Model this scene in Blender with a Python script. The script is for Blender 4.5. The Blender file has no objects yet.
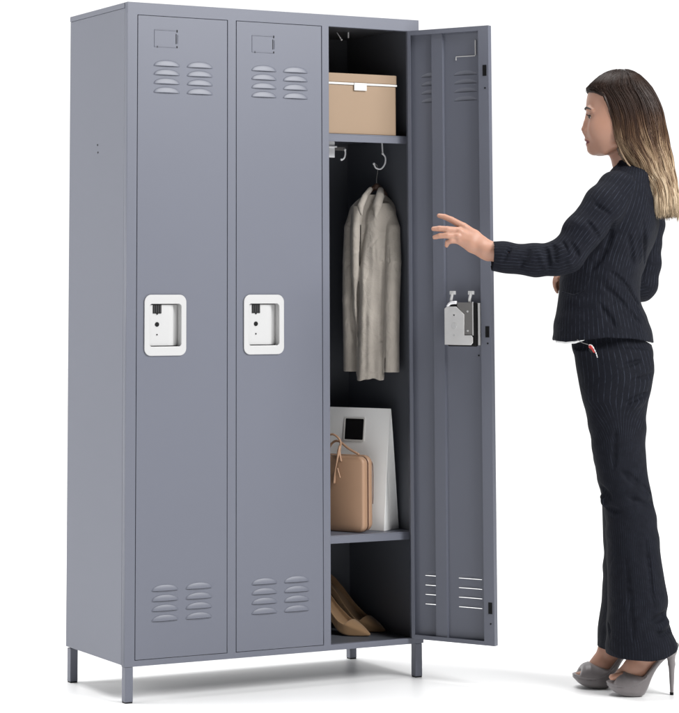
import bpy, bmesh, math, random
import numpy as np
from mathutils import Vector, Matrix
random.seed(7); rng = np.random.default_rng(7)
scene = bpy.context.scene
COL = scene.collection

# ------------------------------------------------------------------ camera
CAM = np.array([-2.4808, -5.4121, 1.0385]); YAW, PIT = 0.4799, 0.101
F, PX, PY = 2286.5, 241.53, 61.835            # in units of the 679 px wide photograph
_fw = np.array([math.sin(YAW)*math.cos(PIT), math.cos(YAW)*math.cos(PIT), math.sin(PIT)])
_r = np.array([math.cos(YAW), -math.sin(YAW), 0.0]); _up = np.cross(_r, _fw)
cd = bpy.data.cameras.new('camera'); cam = bpy.data.objects.new('camera', cd); COL.objects.link(cam)
cd.sensor_fit = 'HORIZONTAL'; cd.sensor_width = 36; cd.lens = F/679*36
cd.shift_x = (339.5-PX)/679; cd.shift_y = -(356.5-PY)/679
cd.clip_start = 0.1; cd.clip_end = 200
M = Matrix.Identity(4)
for i in range(3):
    M[i][0] = _r[i]; M[i][1] = _up[i]; M[i][2] = -_fw[i]; M[i][3] = CAM[i]
cam.matrix_world = M
scene.camera = cam

def ray(u, v): return _fw + _r*(u-PX)/F - _up*(v-PY)/F
def at_y(u, v, y): d = ray(u, v); return CAM + d*(y-CAM[1])/d[1]
def at_z(u, v, z): d = ray(u, v); return CAM + d*(z-CAM[2])/d[2]
HF = np.array([math.sin(YAW), math.cos(YAW), 0.0])

class Frame:
    """measuring frame turned to the viewer's bearing: s to the right, t away, z up, metres"""
    def __init__(self, o): self.o = np.array(o, float)
    def p(self, u, v, t=0.0):
        d = ray(u, v); k = ((self.o-CAM)@HF + t)/(d@HF)
        w = CAM + d*k - self.o
        return np.array([w@_r, w@HF, w[2]])

# ------------------------------------------------------------------ object helpers
def tag(o, label=None, cat=None, group=None, kind=None):
    if label: o['label'] = label
    if cat: o['category'] = cat
    if group: o['group'] = group
    if kind: o['kind'] = kind
    return o
def empty(name, loc=(0, 0, 0), rz=0.0):
    o = bpy.data.objects.new(name, None); COL.objects.link(o)
    o.empty_display_size = 0.05; o.location = loc; o.rotation_euler = (0, 0, rz); return o
def link_mesh(name, me, mat=None, parent=None):
    o = bpy.data.objects.new(name, me); COL.objects.link(o)
    if mat: me.materials.append(mat)
    if parent: o.parent = parent
    return o
def obj(name, bm, mat, parent=None, smooth=False, bevel=0, seg=2):
    bmesh.ops.recalc_face_normals(bm, faces=bm.faces)
    me = bpy.data.meshes.new(name); bm.to_mesh(me); bm.free()
    if smooth: me.polygons.foreach_set('use_smooth', [True]*len(me.polygons))
    o = link_mesh(name, me, mat, parent)
    if bevel:
        m = o.modifiers.new('bevel', 'BEVEL'); m.width = bevel; m.segments = seg; m.limit_method = 'ANGLE'; m.angle_limit = 0.6
        m.harden_normals = False
    return o
def box(bm, x0, x1, y0, y1, z0, z1):
    vs = [bm.verts.new((x, y, z)) for x in (x0, x1) for y in (y0, y1) for z in (z0, z1)]
    for f in ((0, 1, 3, 2), (4, 6, 7, 5), (0, 4, 5, 1), (2, 3, 7, 6), (0, 2, 6, 4), (1, 5, 7, 3)):
        bm.faces.new([vs[i] for i in f])
def bx(*a):
    bm = bmesh.new(); box(bm, *a); return bm
def tube(bm, pts, rad, n=8, cap=True):
    pts = [Vector(p) for p in pts]
    if not hasattr(rad, '__len__'): rad = [rad]*len(pts)
    rings = []; nrm = None
    for i, p in enumerate(pts):
        t = (pts[min(i+1, len(pts)-1)] - pts[max(i-1, 0)]).normalized()
        if nrm is None: nrm = t.orthogonal().normalized()
        nrm = (nrm - t*nrm.dot(t)).normalized(); b = t.cross(nrm)
        rings.append([bm.verts.new(p + (nrm*math.cos(a)+b*math.sin(a))*rad[i]) for a in [2*math.pi*k/n for k in range(n)]])
    for a, b in zip(rings, rings[1:]):
        for k in range(n): bm.faces.new((a[k], a[(k+1) % n], b[(k+1) % n], b[k]))
    if cap: bm.faces.new(rings[0][::-1]); bm.faces.new(rings[-1])
def cat_rom(pts, n=8):
    P = [np.array(p, float) for p in pts]; P = [2*P[0]-P[1]] + P + [2*P[-1]-P[-2]]; out = []
    for i in range(1, len(P)-2):
        for k in range(n):
            t = k/n
            out.append(.5*((2*P[i]) + (-P[i-1]+P[i+1])*t + (2*P[i-1]-5*P[i]+4*P[i+1]-P[i+2])*t*t + (-P[i-1]+3*P[i]-3*P[i+1]+P[i+2])*t**3))
    out.append(P[-2]); return out
def rrect(cx, cz, w, h, r, n=6):
    out = []
    for sx, sz, a0 in ((1, 1, 0), (-1, 1, 90), (-1, -1, 180), (1, -1, 270)):
        for k in range(n+1):
            a = math.radians(a0 + 90*k/n)
            out.append((cx + sx*(w/2-r) + r*math.cos(a), cz + sz*(h/2-r) + r*math.sin(a)))
    return out
def plate(outer, holes, y0, y1, bev=0):
    """flat sheet in the xz plane with real openings, from y0 to y1 -> bmesh"""
    cu = bpy.data.curves.new('tmp', 'CURVE'); cu.dimensions = '2D'; cu.fill_mode = 'BOTH'
    for loop in [outer] + list(holes):
        s = cu.splines.new('POLY'); s.points.add(len(loop)-1); s.use_cyclic_u = True
        for q, (x, z) in zip(s.points, loop): q.co = (x, z, 0, 1)
    cu.extrude = abs(y1-y0)/2 - bev
    if bev: cu.bevel_depth = bev; cu.bevel_resolution = 1; cu.offset = -bev
    o = bpy.data.objects.new('tmp', cu)
    me = o.to_mesh(); bm = bmesh.new(); bm.from_mesh(me); o.to_mesh_clear()
    bpy.data.objects.remove(o); bpy.data.curves.remove(cu)
    for v in bm.verts: x, z, y = v.co; v.co = (x, y + (y0+y1)/2, z)
    bmesh.ops.remove_doubles(bm, verts=bm.verts, dist=1e-5)
    return bm
def join(*bms):
    out = bmesh.new()
    for b in bms:
        me = bpy.data.meshes.new('t'); b.to_mesh(me); b.free(); out.from_mesh(me); bpy.data.meshes.remove(me)
    return out
def copy_tree(o, parent=None):
    c = o.copy(); COL.objects.link(c)
    if parent: c.parent = parent
    for ch in list(o.children): copy_tree(ch, c)
    return c

# ------------------------------------------------------------------ materials
def mat(name, col, rough=.5, metal=0, bump=0, bscale=400, var=0, vscale=6, spec=.5, coat=0, sheen=0, sss=0):
    m = bpy.data.materials.new(name); m.use_nodes = True; nt = m.node_tree; N = nt.nodes; L = nt.links
    b = N['Principled BSDF']; b.inputs['Base Color'].default_value = (*col, 1); b.inputs['Roughness'].default_value = rough
    b.inputs['Metallic'].default_value = metal; b.inputs['Specular IOR Level'].default_value = spec
    b.inputs['Coat Weight'].default_value = coat; b.inputs['Sheen Weight'].default_value = sheen
    if sss:
        b.inputs['Subsurface Weight'].default_value = sss; b.inputs['Subsurface Radius'].default_value = (.9, .35, .2); b.inputs['Subsurface Scale'].default_value = .008
    tc = N.new('ShaderNodeTexCoord')
    if bump:
        n = N.new('ShaderNodeTexNoise'); n.inputs['Scale'].default_value = bscale; n.inputs['Detail'].default_value = 3
        bp = N.new('ShaderNodeBump'); bp.inputs['Strength'].default_value = bump; bp.inputs['Distance'].default_value = .001
        L.new(tc.outputs['Object'], n.inputs['Vector']); L.new(n.outputs['Fac'], bp.inputs['Height']); L.new(bp.outputs[0], b.inputs['Normal'])
    if var:
        n = N.new('ShaderNodeTexNoise'); n.inputs['Scale'].default_value = vscale; n.inputs['Detail'].default_value = 4
        mx = N.new('ShaderNodeMix'); mx.data_type = 'RGBA'
        mx.inputs['A'].default_value = (*[c*(1-var) for c in col], 1); mx.inputs['B'].default_value = (*[min(1, c*(1+var)) for c in col], 1)
        L.new(tc.outputs['Object'], n.inputs['Vector']); L.new(n.outputs['Fac'], mx.inputs['Factor']); L.new(mx.outputs['Result'], b.inputs['Base Color'])
    return m
def attr_mask(m, attr, col2):
    nt = m.node_tree; N = nt.nodes; L = nt.links; b = N['Principled BSDF']
    a = N.new('ShaderNodeAttribute'); a.attribute_name = attr
    mx = N.new('ShaderNodeMix'); mx.data_type = 'RGBA'; mx.inputs['B'].default_value = (*col2, 1)
    inp = b.inputs['Base Color']
    if inp.is_linked: L.new(inp.links[0].from_socket, mx.inputs['A'])
    else: mx.inputs['A'].default_value = inp.default_value
    L.new(a.outputs['Fac'], mx.inputs['Factor']); L.new(mx.outputs['Result'], inp)
def crumple(m, scale, strength):
    # a second, broader bump under the weave: soft creases of worn cloth
    nt = m.node_tree; N = nt.nodes; L = nt.links; b = N['Principled BSDF']
    tc = N.new('ShaderNodeTexCoord'); n = N.new('ShaderNodeTexNoise'); n.inputs['Scale'].default_value = scale; n.inputs['Detail'].default_value = 5; n.inputs['Distortion'].default_value = 1.2
    bp = N.new('ShaderNodeBump'); bp.inputs['Strength'].default_value = strength; bp.inputs['Distance'].default_value = .006
    L.new(tc.outputs['Object'], n.inputs['Vector']); L.new(n.outputs['Fac'], bp.inputs['Height'])
    inp = b.inputs['Normal']
    if inp.is_linked: L.new(bp.outputs[0], inp.links[0].from_node.inputs['Normal'])
    else: L.new(bp.outputs[0], inp)
def pinstripe(name, base, line, period, wid):
    m = mat(name, base, rough=.8, bump=.35, bscale=900, spec=.12)
    nt = m.node_tree; N = nt.nodes; L = nt.links; b = N['Principled BSDF']
    a = N.new('ShaderNodeAttribute'); a.attribute_name = 'stripe'
    d = N.new('ShaderNodeMath'); d.operation = 'DIVIDE'; d.inputs[1].default_value = period
    f = N.new('ShaderNodeMath'); f.operation = 'FRACT'
    c = N.new('ShaderNodeMath'); c.operation = 'COMPARE'; c.inputs[1].default_value = .5; c.inputs[2].default_value = wid/period/2
    L.new(a.outputs['Fac'], d.inputs[0]); L.new(d.outputs[0], f.inputs[0]); L.new(f.outputs[0], c.inputs[0])
    tc = N.new('ShaderNodeTexCoord'); n = N.new('ShaderNodeTexNoise'); n.inputs['Scale'].default_value = 60; n.inputs['Detail'].default_value = 4
    L.new(tc.outputs['Object'], n.inputs['Vector'])
    r = N.new('ShaderNodeMapRange'); r.inputs['From Min'].default_value = .35; r.inputs['From Max'].default_value = .65
    L.new(n.outputs['Fac'], r.inputs['Value'])
    mu = N.new('ShaderNodeMath'); mu.operation = 'MULTIPLY'; L.new(c.outputs[0], mu.inputs[0]); L.new(r.outputs['Result'], mu.inputs[1])
    mx = N.new('ShaderNodeMix'); mx.data_type = 'RGBA'; mx.inputs['A'].default_value = (*base, 1); mx.inputs['B'].default_value = (*line, 1)
    L.new(mu.outputs[0], mx.inputs['Factor']); L.new(mx.outputs['Result'], b.inputs['Base Color'])
    return m

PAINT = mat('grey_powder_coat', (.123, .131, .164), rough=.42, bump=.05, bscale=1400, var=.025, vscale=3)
INNER = mat('darker_interior_grey', (.085, .091, .106), rough=.5, bump=.05, bscale=1400)
DARKM = mat('black_plastic', (.004, .004, .0045), rough=.5, spec=.2)
WHITEP = mat('white_plastic', (.50, .50, .50), rough=.28, var=.01)
CHROME = mat('chrome', (.90, .90, .92), rough=.32, metal=.25)
STEEL = mat('brushed_zinc', (.66, .655, .65), rough=.38, metal=.45, bump=.1, bscale=300, var=.06, vscale=40)
STEELD = mat('dark_steel', (.20, .195, .19), rough=.4, metal=.6)

# ------------------------------------------------------------------ floor
bm = bmesh.new(); box(bm, -14, 16, -9, 24, -.05, 0)
floor = obj('floor', bm, mat('white_studio_floor', (.86, .86, .86), rough=.42, spec=.35, bump=.02, bscale=30)); tag(floor, kind='structure')

# ------------------------------------------------------------------ locker
W, D, H, ZB = .8956, .379, 1.8, .091
ZT, ZD = 1.766, .1076
locker = empty('storage_locker'); tag(locker, 'tall grey metal locker on short legs with three doors, the right one standing open', 'locker')
EDGE = .0012
for x in (0.0, W-.012):
    bm = bx(x, x+.012, .0195, D, ZB+.003, H-.0148)
    obj('side_panel', bm, PAINT, locker, bevel=.0012)
# flat black discs stand in for the dark of two small side holes
for (u, v) in ((97.6, 145), (98, 152.5)):
    d = ray(u, v); q = CAM + d*(0-CAM[0])/d[0]
    bm = bmesh.new(); bmesh.ops.create_cone(bm, cap_ends=True, segments=12, radius1=.0026, radius2=.0026, depth=.001)
    bmesh.ops.rotate(bm, verts=bm.verts, cent=(0, 0, 0), matrix=Matrix.Rotation(math.pi/2, 3, 'Y'))
    bmesh.ops.translate(bm, verts=bm.verts, vec=(-.0003, q[1], q[2])); obj('hole_disc', bm, DARKM, locker)
obj('top_panel', bx(-.0012, W+.0012, .0195, D+.001, H-.0145, H), PAINT, locker, bevel=.0015)
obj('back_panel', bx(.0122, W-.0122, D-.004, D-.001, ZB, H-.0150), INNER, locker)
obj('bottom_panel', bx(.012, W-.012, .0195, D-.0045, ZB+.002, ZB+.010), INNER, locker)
ops = [(.0286, .2950), (.3195, .5842), (.6055, .8640)]
holes = [[(a, ZD-.0015), (b, ZD-.0015), (b, ZT+.0015), (a, ZT+.0015)] for a, b in ops]
obj('front_frame', plate([(0, ZB), (W, ZB), (W, H), (0, H)], holes, 0, .019, .0008), PAINT, locker)
# lining of the open compartment (in a darker grey than the outside) and the dividers
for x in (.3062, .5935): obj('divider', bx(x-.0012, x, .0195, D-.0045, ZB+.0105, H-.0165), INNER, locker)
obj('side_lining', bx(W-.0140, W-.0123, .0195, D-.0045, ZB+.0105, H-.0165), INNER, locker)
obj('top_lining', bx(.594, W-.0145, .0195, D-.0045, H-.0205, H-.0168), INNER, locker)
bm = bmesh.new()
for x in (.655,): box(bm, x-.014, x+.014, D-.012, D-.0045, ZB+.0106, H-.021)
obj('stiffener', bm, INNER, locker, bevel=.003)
def shelf(z1, z0):
    bm = bx(.5938, W-.0143, .0205, D-.0046, z1-.0025, z1); box(bm, .5938, W-.0143, .0200, .0213, z0, z1-.0027)
    s = obj('shelf', bm, PAINT, locker, bevel=.0006); return s
Z1, Z2 = 1.475, .3895
shelf(Z1, 1.4535); shelf(Z2, .3685)
for x in (.0035, W-.0255):
    for y in (.002, D-.024):
        bm = bx(x, x+.022, y, y+.022, .003, ZB-.0005); l = obj('leg', bm, PAINT, locker, bevel=.0015)
        obj('foot', bx(x+.001, x+.021, y+.001, y+.021, 0, .0032), DARKM, l)

def hood_bm(w, h, P):
    bm = bmesh.new(); n, m = 18, 6; g = []
    for i in range(n+1):
        a = -math.cos(math.pi*i/n); s = math.sqrt(max(0, 1-a*a)); col = []
        for k in range(m+1):
            q = (0, .10, .22, .45, .75, .92, 1.0)[k]
            col.append(bm.verts.new((a*w, -P*s*(1-(1-q)**3.2)*(.55+.45*q), h*s*(1-q))))
        g.append(col)
    for i in range(n):
        for k in range(m):
            try: bm.faces.new((g[i][k], g[i+1][k], g[i+1][k+1], g[i][k+1]))
            except ValueError: pass
    bmesh.ops.remove_doubles(bm, verts=bm.verts, dist=1e-6)
    return bm
LW, LH = .0382, .0158
def make_door(w, root_loc):
    """door with its hinge line at local x=0, free edge at -w, outer face at y=0"""
    lou = []
    for zz in (1.635, 1.6115, 1.588, 1.5645, .277, .2515, .2265, .201):
        for fx in (.318, .690 if root_loc[0] < .8 else .725): lou.append((-w*(1-fx), zz))
    hs = []
    for cx, cz in lou: hs.append([(cx+(LW-.0025)*math.cos(a), cz+(LH-.003)*math.sin(a)) for a in [math.pi*k/14 for k in range(15)]] + ([(cx-(LW-.0035), cz-.0011), (cx+(LW-.0035), cz-.0011)] if cz < 1 else [(cx-(LW-.0035), cz-.0003), (cx+(LW-.0035), cz-.0003)]))
    lx, lz = -w+.0805, .9565
    hs.append(rrect(lx, lz, .096, .115, .008))
    skin = plate([(-w, ZD), (0, ZD), (0, ZT), (-w, ZT)], hs, 0, .0012)
    fl = bmesh.new()
    box(fl, -w, -w+.0012, .0014, .018, ZD, ZT)                    # free side return
    box(fl, -w+.0012, -w+.031, .0168, .018, ZD, ZT)               # free side flange
    box(fl, -.0012, 0, .0014, .018, ZD, ZT)
    box(fl, -.0095, -.0013, .0168, .018, ZD, ZT)
    for za, zb_ in ((ZT-.0012, ZT), (ZD, ZD+.0012)): box(fl, -w+.0013, -.0013, .0014, .0167, za, zb_)
    box(fl, -w+.0312, -.0097, .0168, .018, ZT-.013, ZT); box(fl, -w+.0312, -.0097, .0168, .018, ZD, ZD+.011)
    d = obj('door', join(skin, fl), PAINT, locker)
    d.location = root_loc
    st = bmesh.new(); xa, xb = -.1065, -.0700                        # vertical stiffening channel
    prof = [(xa-.003, .0015), (xa, .0015), (xa+.0015, .0100), (xb-.0015, .0100), (xb, .0015), (xb+.003, .0015)]
    z0, z1 = ZD+.0013, ZT-.0013; va = [st.verts.new((x, y, z0)) for x, y in prof]; vb = [st.verts.new((x, y, z1)) for x, y in prof]
    for k in range(5): st.faces.new((va[k], va[k+1], vb[k+1], vb[k]))
    obj('stiffener', st, PAINT, d)
    L0 = None
    for cx, cz in lou:
        if L0 is None:
            L0 = obj('louver', hood_bm(LW, LH, .0040), PAINT, d, smooth=True)
            sm = L0.modifiers.new('solid', 'SOLIDIFY'); sm.thickness = .0009
            o = L0
        else:
            o = L0.copy(); COL.objects.link(o); o.parent = d
        o.location = (cx, -.0002, cz)
    # label holder: embossed bracket and slots
    hx, hz = -w*(1-.31), 1.708
    bm = bmesh.new()
    box(bm, hx-.033, hx+.030, -.0012, -.0001, hz-.0234, hz-.0222); box(bm, hx-.0345, hx-.0333, -.0012, -.0001, hz-.0234, hz+.0228); box(bm, hx-.033, hx+.030, -.0014, -.0001, hz+.0215, hz+.0228)
    box(bm, hx+.0335, hx+.0347, -.0016, -.0001, hz-.012, hz+.012)
    o = obj('label_holder', bm, PAINT, d, bevel=.0003)
    for q in ((hx+.0305, hx+.0335, hz+.018, hz+.0245), (hx+.0305, hx+.0335, hz-.0235, hz-.0185), (hx+.0285, hx+.0303, hz-.013, hz+.014), (hx-.027, hx-.0240, hz-.0248, hz-.0205)):
        obj('slot', bx(q[0], q[1], -.0009, -.0002, q[2], q[3]), DARKM, o)
    # white lock plate with recess
    pl = obj('lock_plate', plate(rrect(lx, lz, .121, .158, .019, 8), [rrect(lx, lz, .0915, .111, .008)], -.0042, -.0002, .0012), WHITEP, d)
    cup = bmesh.new(); a, b, c, e = lx-.0455, lx+.0455, lz-.0552, lz+.0552; t = .0012
    box(cup, a-t, a, -.0005, .026, c-t, e+t); box(cup, b, b+t, -.0005, .026, c-t, e+t)
    box(cup, a, b, -.0005, .026, c-t, c); box(cup, a, b, -.0005, .026, e, e+t); box(cup, a-t, b+t, .0261, .0273, c-t, e+t)
    obj('lock_recess', cup, WHITEP, pl, bevel=.0004)
    pr = [(a+.001, .003), (lx+.010, .003)] + [(lx+.010+.022*math.sin(q), .003+.014*(1-math.cos(q))) for q in [math.pi/2*k/8 for k in range(1, 9)]] + [(lx+.0335, .0185), (b-.001, .0185)]
    fm = bmesh.new(); va = [fm.verts.new((x, y, c+.0025)) for x, y in pr]; vb = [fm.verts.new((x, y, e-.0025)) for x, y in pr]
    for k in range(len(pr)-1): fm.faces.new((va[k], va[k+1], vb[k+1], vb[k]))
    fc = obj('lock_face', fm, WHITEP, pl, smooth=False); sm = fc.modifiers.new('solid', 'SOLIDIFY'); sm.thickness = .0008; sm.offset = 1
    bm = bx(lx-.0335, lx-.0095, .0012, .0026, lz+.0305, e-.0004); box(bm, lx-.0235, lx-.0195, .0012, .0026, lz+.0275, lz+.0304)
    obj('latch', bm, DARKM, pl)
    bm = bmesh.new()
    for i in range(4): box(bm, lx-.0315+.0058*i, lx-.0290+.0058*i, .0006, .0011, lz+.0325, e-.0035)
    obj('latch_rib', bm, mat('latch_grey', (.03, .03, .032), rough=.4), pl)
    for zc, r in ((.0, .0060), (-.0265, .0020)):
        bm = bmesh.new(); bmesh.ops.create_cone(bm, cap_ends=True, segments=20, radius1=r, radius2=r, depth=.001)
        bmesh.ops.rotate(bm, verts=bm.verts, cent=(0, 0, 0), matrix=Matrix.Rotation(math.pi/2, 3, 'X'))
        bmesh.ops.translate(bm, verts=bm.verts, vec=(lx-.0215, .0024, lz+zc+.002)); obj('keyhole', bm, DARKM, pl)
    return d, lx, lz
d1, _, _ = make_door(.262, (.2925, 0, 0))
d2, _, _ = make_door(.260, (.5815, 0, 0))
w3 = .252
d3, lx, lz = make_door(w3, (.8655, -.004, 0)); d3['label'] = 'open door showing its shaded inner side'
d3.rotation_euler = (0, 0, math.radians(118.9))
# inside fittings of the open door: lock case, cover plates, hook tabs, latch slots
case = obj('lock_case', bx(lx-.047, lx+.042, .0275, .040, lz-.060, lz+.058), DARKM, d3, bevel=.004)
cv = [(lx+.048, lz-.056), (lx+.048, lz+.042), (lx+.040, lz+.047), (lx+.012, lz+.047), (lx-.012, lz+.026), (lx-.012, lz-.030), (lx-.034, lz-.030), (lx-.038, lz-.036), (lx-.038, lz-.050), (lx-.032, lz-.056)]
obj('cover_plate', plate(cv, [], .0415, .0445, .0010), STEEL, case)
obj('bracket', plate([(lx-.036, lz-.028), (lx-.012, lz-.028), (lx-.012, lz+.024), (lx+.010, lz+.047), (lx+.010, lz+.058), (lx-.036, lz+.058)], [], .0402, .0414), STEELD, case)
obj('bracket_lip', bx(lx-.0385, lx-.0363, .0402, .0425, lz-.030, lz+.060), WHITEP, case)
for cx, cz, r, m_ in ((lx+.018, lz-.005, .0085, WHITEP), (lx+.018, lz-.030, .0034, WHITEP), (lx-.022, lz+.034, .0028, WHITEP), (lx-.022, lz-.018, .0028, WHITEP), (lx+.018, lz+.024, .0018, DARKM)):
    bm = bmesh.new(); bmesh.ops.create_cone(bm, cap_ends=True, segments=18, radius1=r, radius2=r, depth=.0012)
    bmesh.ops.rotate(bm, verts=bm.verts, cent=(0, 0, 0), matrix=Matrix.Rotation(math.pi/2, 3, 'X'))
    bmesh.ops.translate(bm, verts=bm.verts, vec=(cx, .0452 if m_ is WHITEP and cx > lx or m_ is DARKM else .0420, cz)); obj('rivet', bm, m_, case)
for cx in (lx-.028, lx+.028):
    bm = bmesh.new(); tube(bm, cat_rom([(cx+.006, .030, lz+.056), (cx+.003, .036, lz+.066), (cx, .036, lz+.078), (cx, .033, lz+.086)], 4), .0042, 8)
    box(bm, cx-.007, cx+.007, .026, .038, lz+.079, lz+.089)
    obj('latch_tab', bm, WHITEP, case, bevel=.001)
bm = bmesh.new(); tube(bm, cat_rom([(lx+.040, .040, lz+.047), (lx+.030, .042, lz+.056), (lx+.012, .040, lz+.058)], 5), .0045, 8); obj('hook', bm, CHROME, case, smooth=True)
for zc in (1.642, .935, .205):
    s = obj('latch_slot', bx(-w3+.006, -w3+.0175, .0181, .0192, zc-.014, zc+.016), DARKM, d3, bevel=.0004)
    obj('latch_pin', bx(-w3+.010, -w3+.013, .0193, .0205, zc-.010, zc+.004), DARKM, s)
for px_, zc in ((-w3+.011, 1.595), (-w3+.011, .905), (-.205, .872), (-w3+.011, .165)):
    bm = bmesh.new(); bmesh.ops.create_cone(bm, cap_ends=True, segments=12, radius1=.0024, radius2=.0024, depth=.001)
    bmesh.ops.rotate(bm, verts=bm.verts, cent=(0, 0, 0), matrix=Matrix.Rotation(math.pi/2, 3, 'X'))
    bmesh.ops.translate(bm, verts=bm.verts, vec=(px_, .0184 if px_ < -.22 else .0018, zc)); obj('screw', bm, DARKM, d3)
# shiny edges of the label bracket seen from inside
hx, hz = -w3*(1-.31), 1.708
bm = bmesh.new(); box(bm, hx-.033, hx-.030, .0014, .0050, hz-.020, hz+.022); box(bm, hx-.0299, hx+.030, .0014, .0034, hz-.0225, hz-.0200); box(bm, hx+.028, hx+.031, .0014, .0036, hz-.031, hz-.0226)
obj('label_clip', bm, WHITEP, d3, bevel=.0003)

def coat_hook(pts, r=.0024, plate_at=None):
    bm = bmesh.new(); P = cat_rom(pts, 6); tube(bm, P, r, 8)
    for e in (P[0], P[-1]): bmesh.ops.create_icosphere(bm, subdivisions=2, radius=r*1.55, matrix=Matrix.Translation(Vector(e)))
    if plate_at: box(bm, *plate_at)
    return obj('coat_hook', bm, CHROME, locker, smooth=False)
yh = .20
HFR = Frame((.742, .19, 0)); h = []
for u, v in ((382.7, 153.6), (385.4, 157.5), (384.8, 164), (380.9, 168.9), (376, 168), (373.9, 163.8)):
    k = HFR.p(u, v); h.append(HFR.o + k[0]*_r + k[1]*HF + np.array([0, 0, k[2]]))
q0 = h[0].copy()
hook1 = coat_hook(h); bm = bmesh.new(); tube(bm, [q0, (q0[0], q0[1]+.004, 1.468)], .0022, 8); obj('hook_stem', bm, CHROME, hook1)
h2 = [at_y(u, v, .12) for u, v in ((345, 149.8), (345.3, 153), (344.6, 157), (342.9, 159.3), (341.4, 159.6))]
q = h2[0]; coat_hook(h2)
q = at_y(333, 151, .11); bm = bx(q[0]-.016, q[0]+.006, q[1], q[1]+.003, q[2]-.018, 1.4720); box(bm, q[0]-.020, q[0]+.010, q[1]-.006, q[1]+.010, q[2]+.010, q[2]+.014)
obj('hook_bracket', bm, CHROME, locker, bevel=.001)
q = at_y(345, 150, .12); obj('hook_bar', bx(.594, q[0]+.003, .1235, .1250, q[2]-.002, q[2]+.008), STEELD, locker)
q = at_y(348.4, 38, .19); bm = bmesh.new(); tube(bm, [(q[0], q[1], 1.7790), (q[0], q[1], q[2])], .0022, 8); obj('coat_hook', bm, CHROME, locker)
q = at_y(341.6, 39.7, .19); bm = bmesh.new(); bmesh.ops.create_icosphere(bm, subdivisions=2, radius=.0032, matrix=Matrix.Translation(q)); tube(bm, [q, (q[0]-.01, q[1]+.01, 1.7790)], .0016, 6); obj('coat_hook', bm, CHROME, locker, smooth=True)

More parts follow.
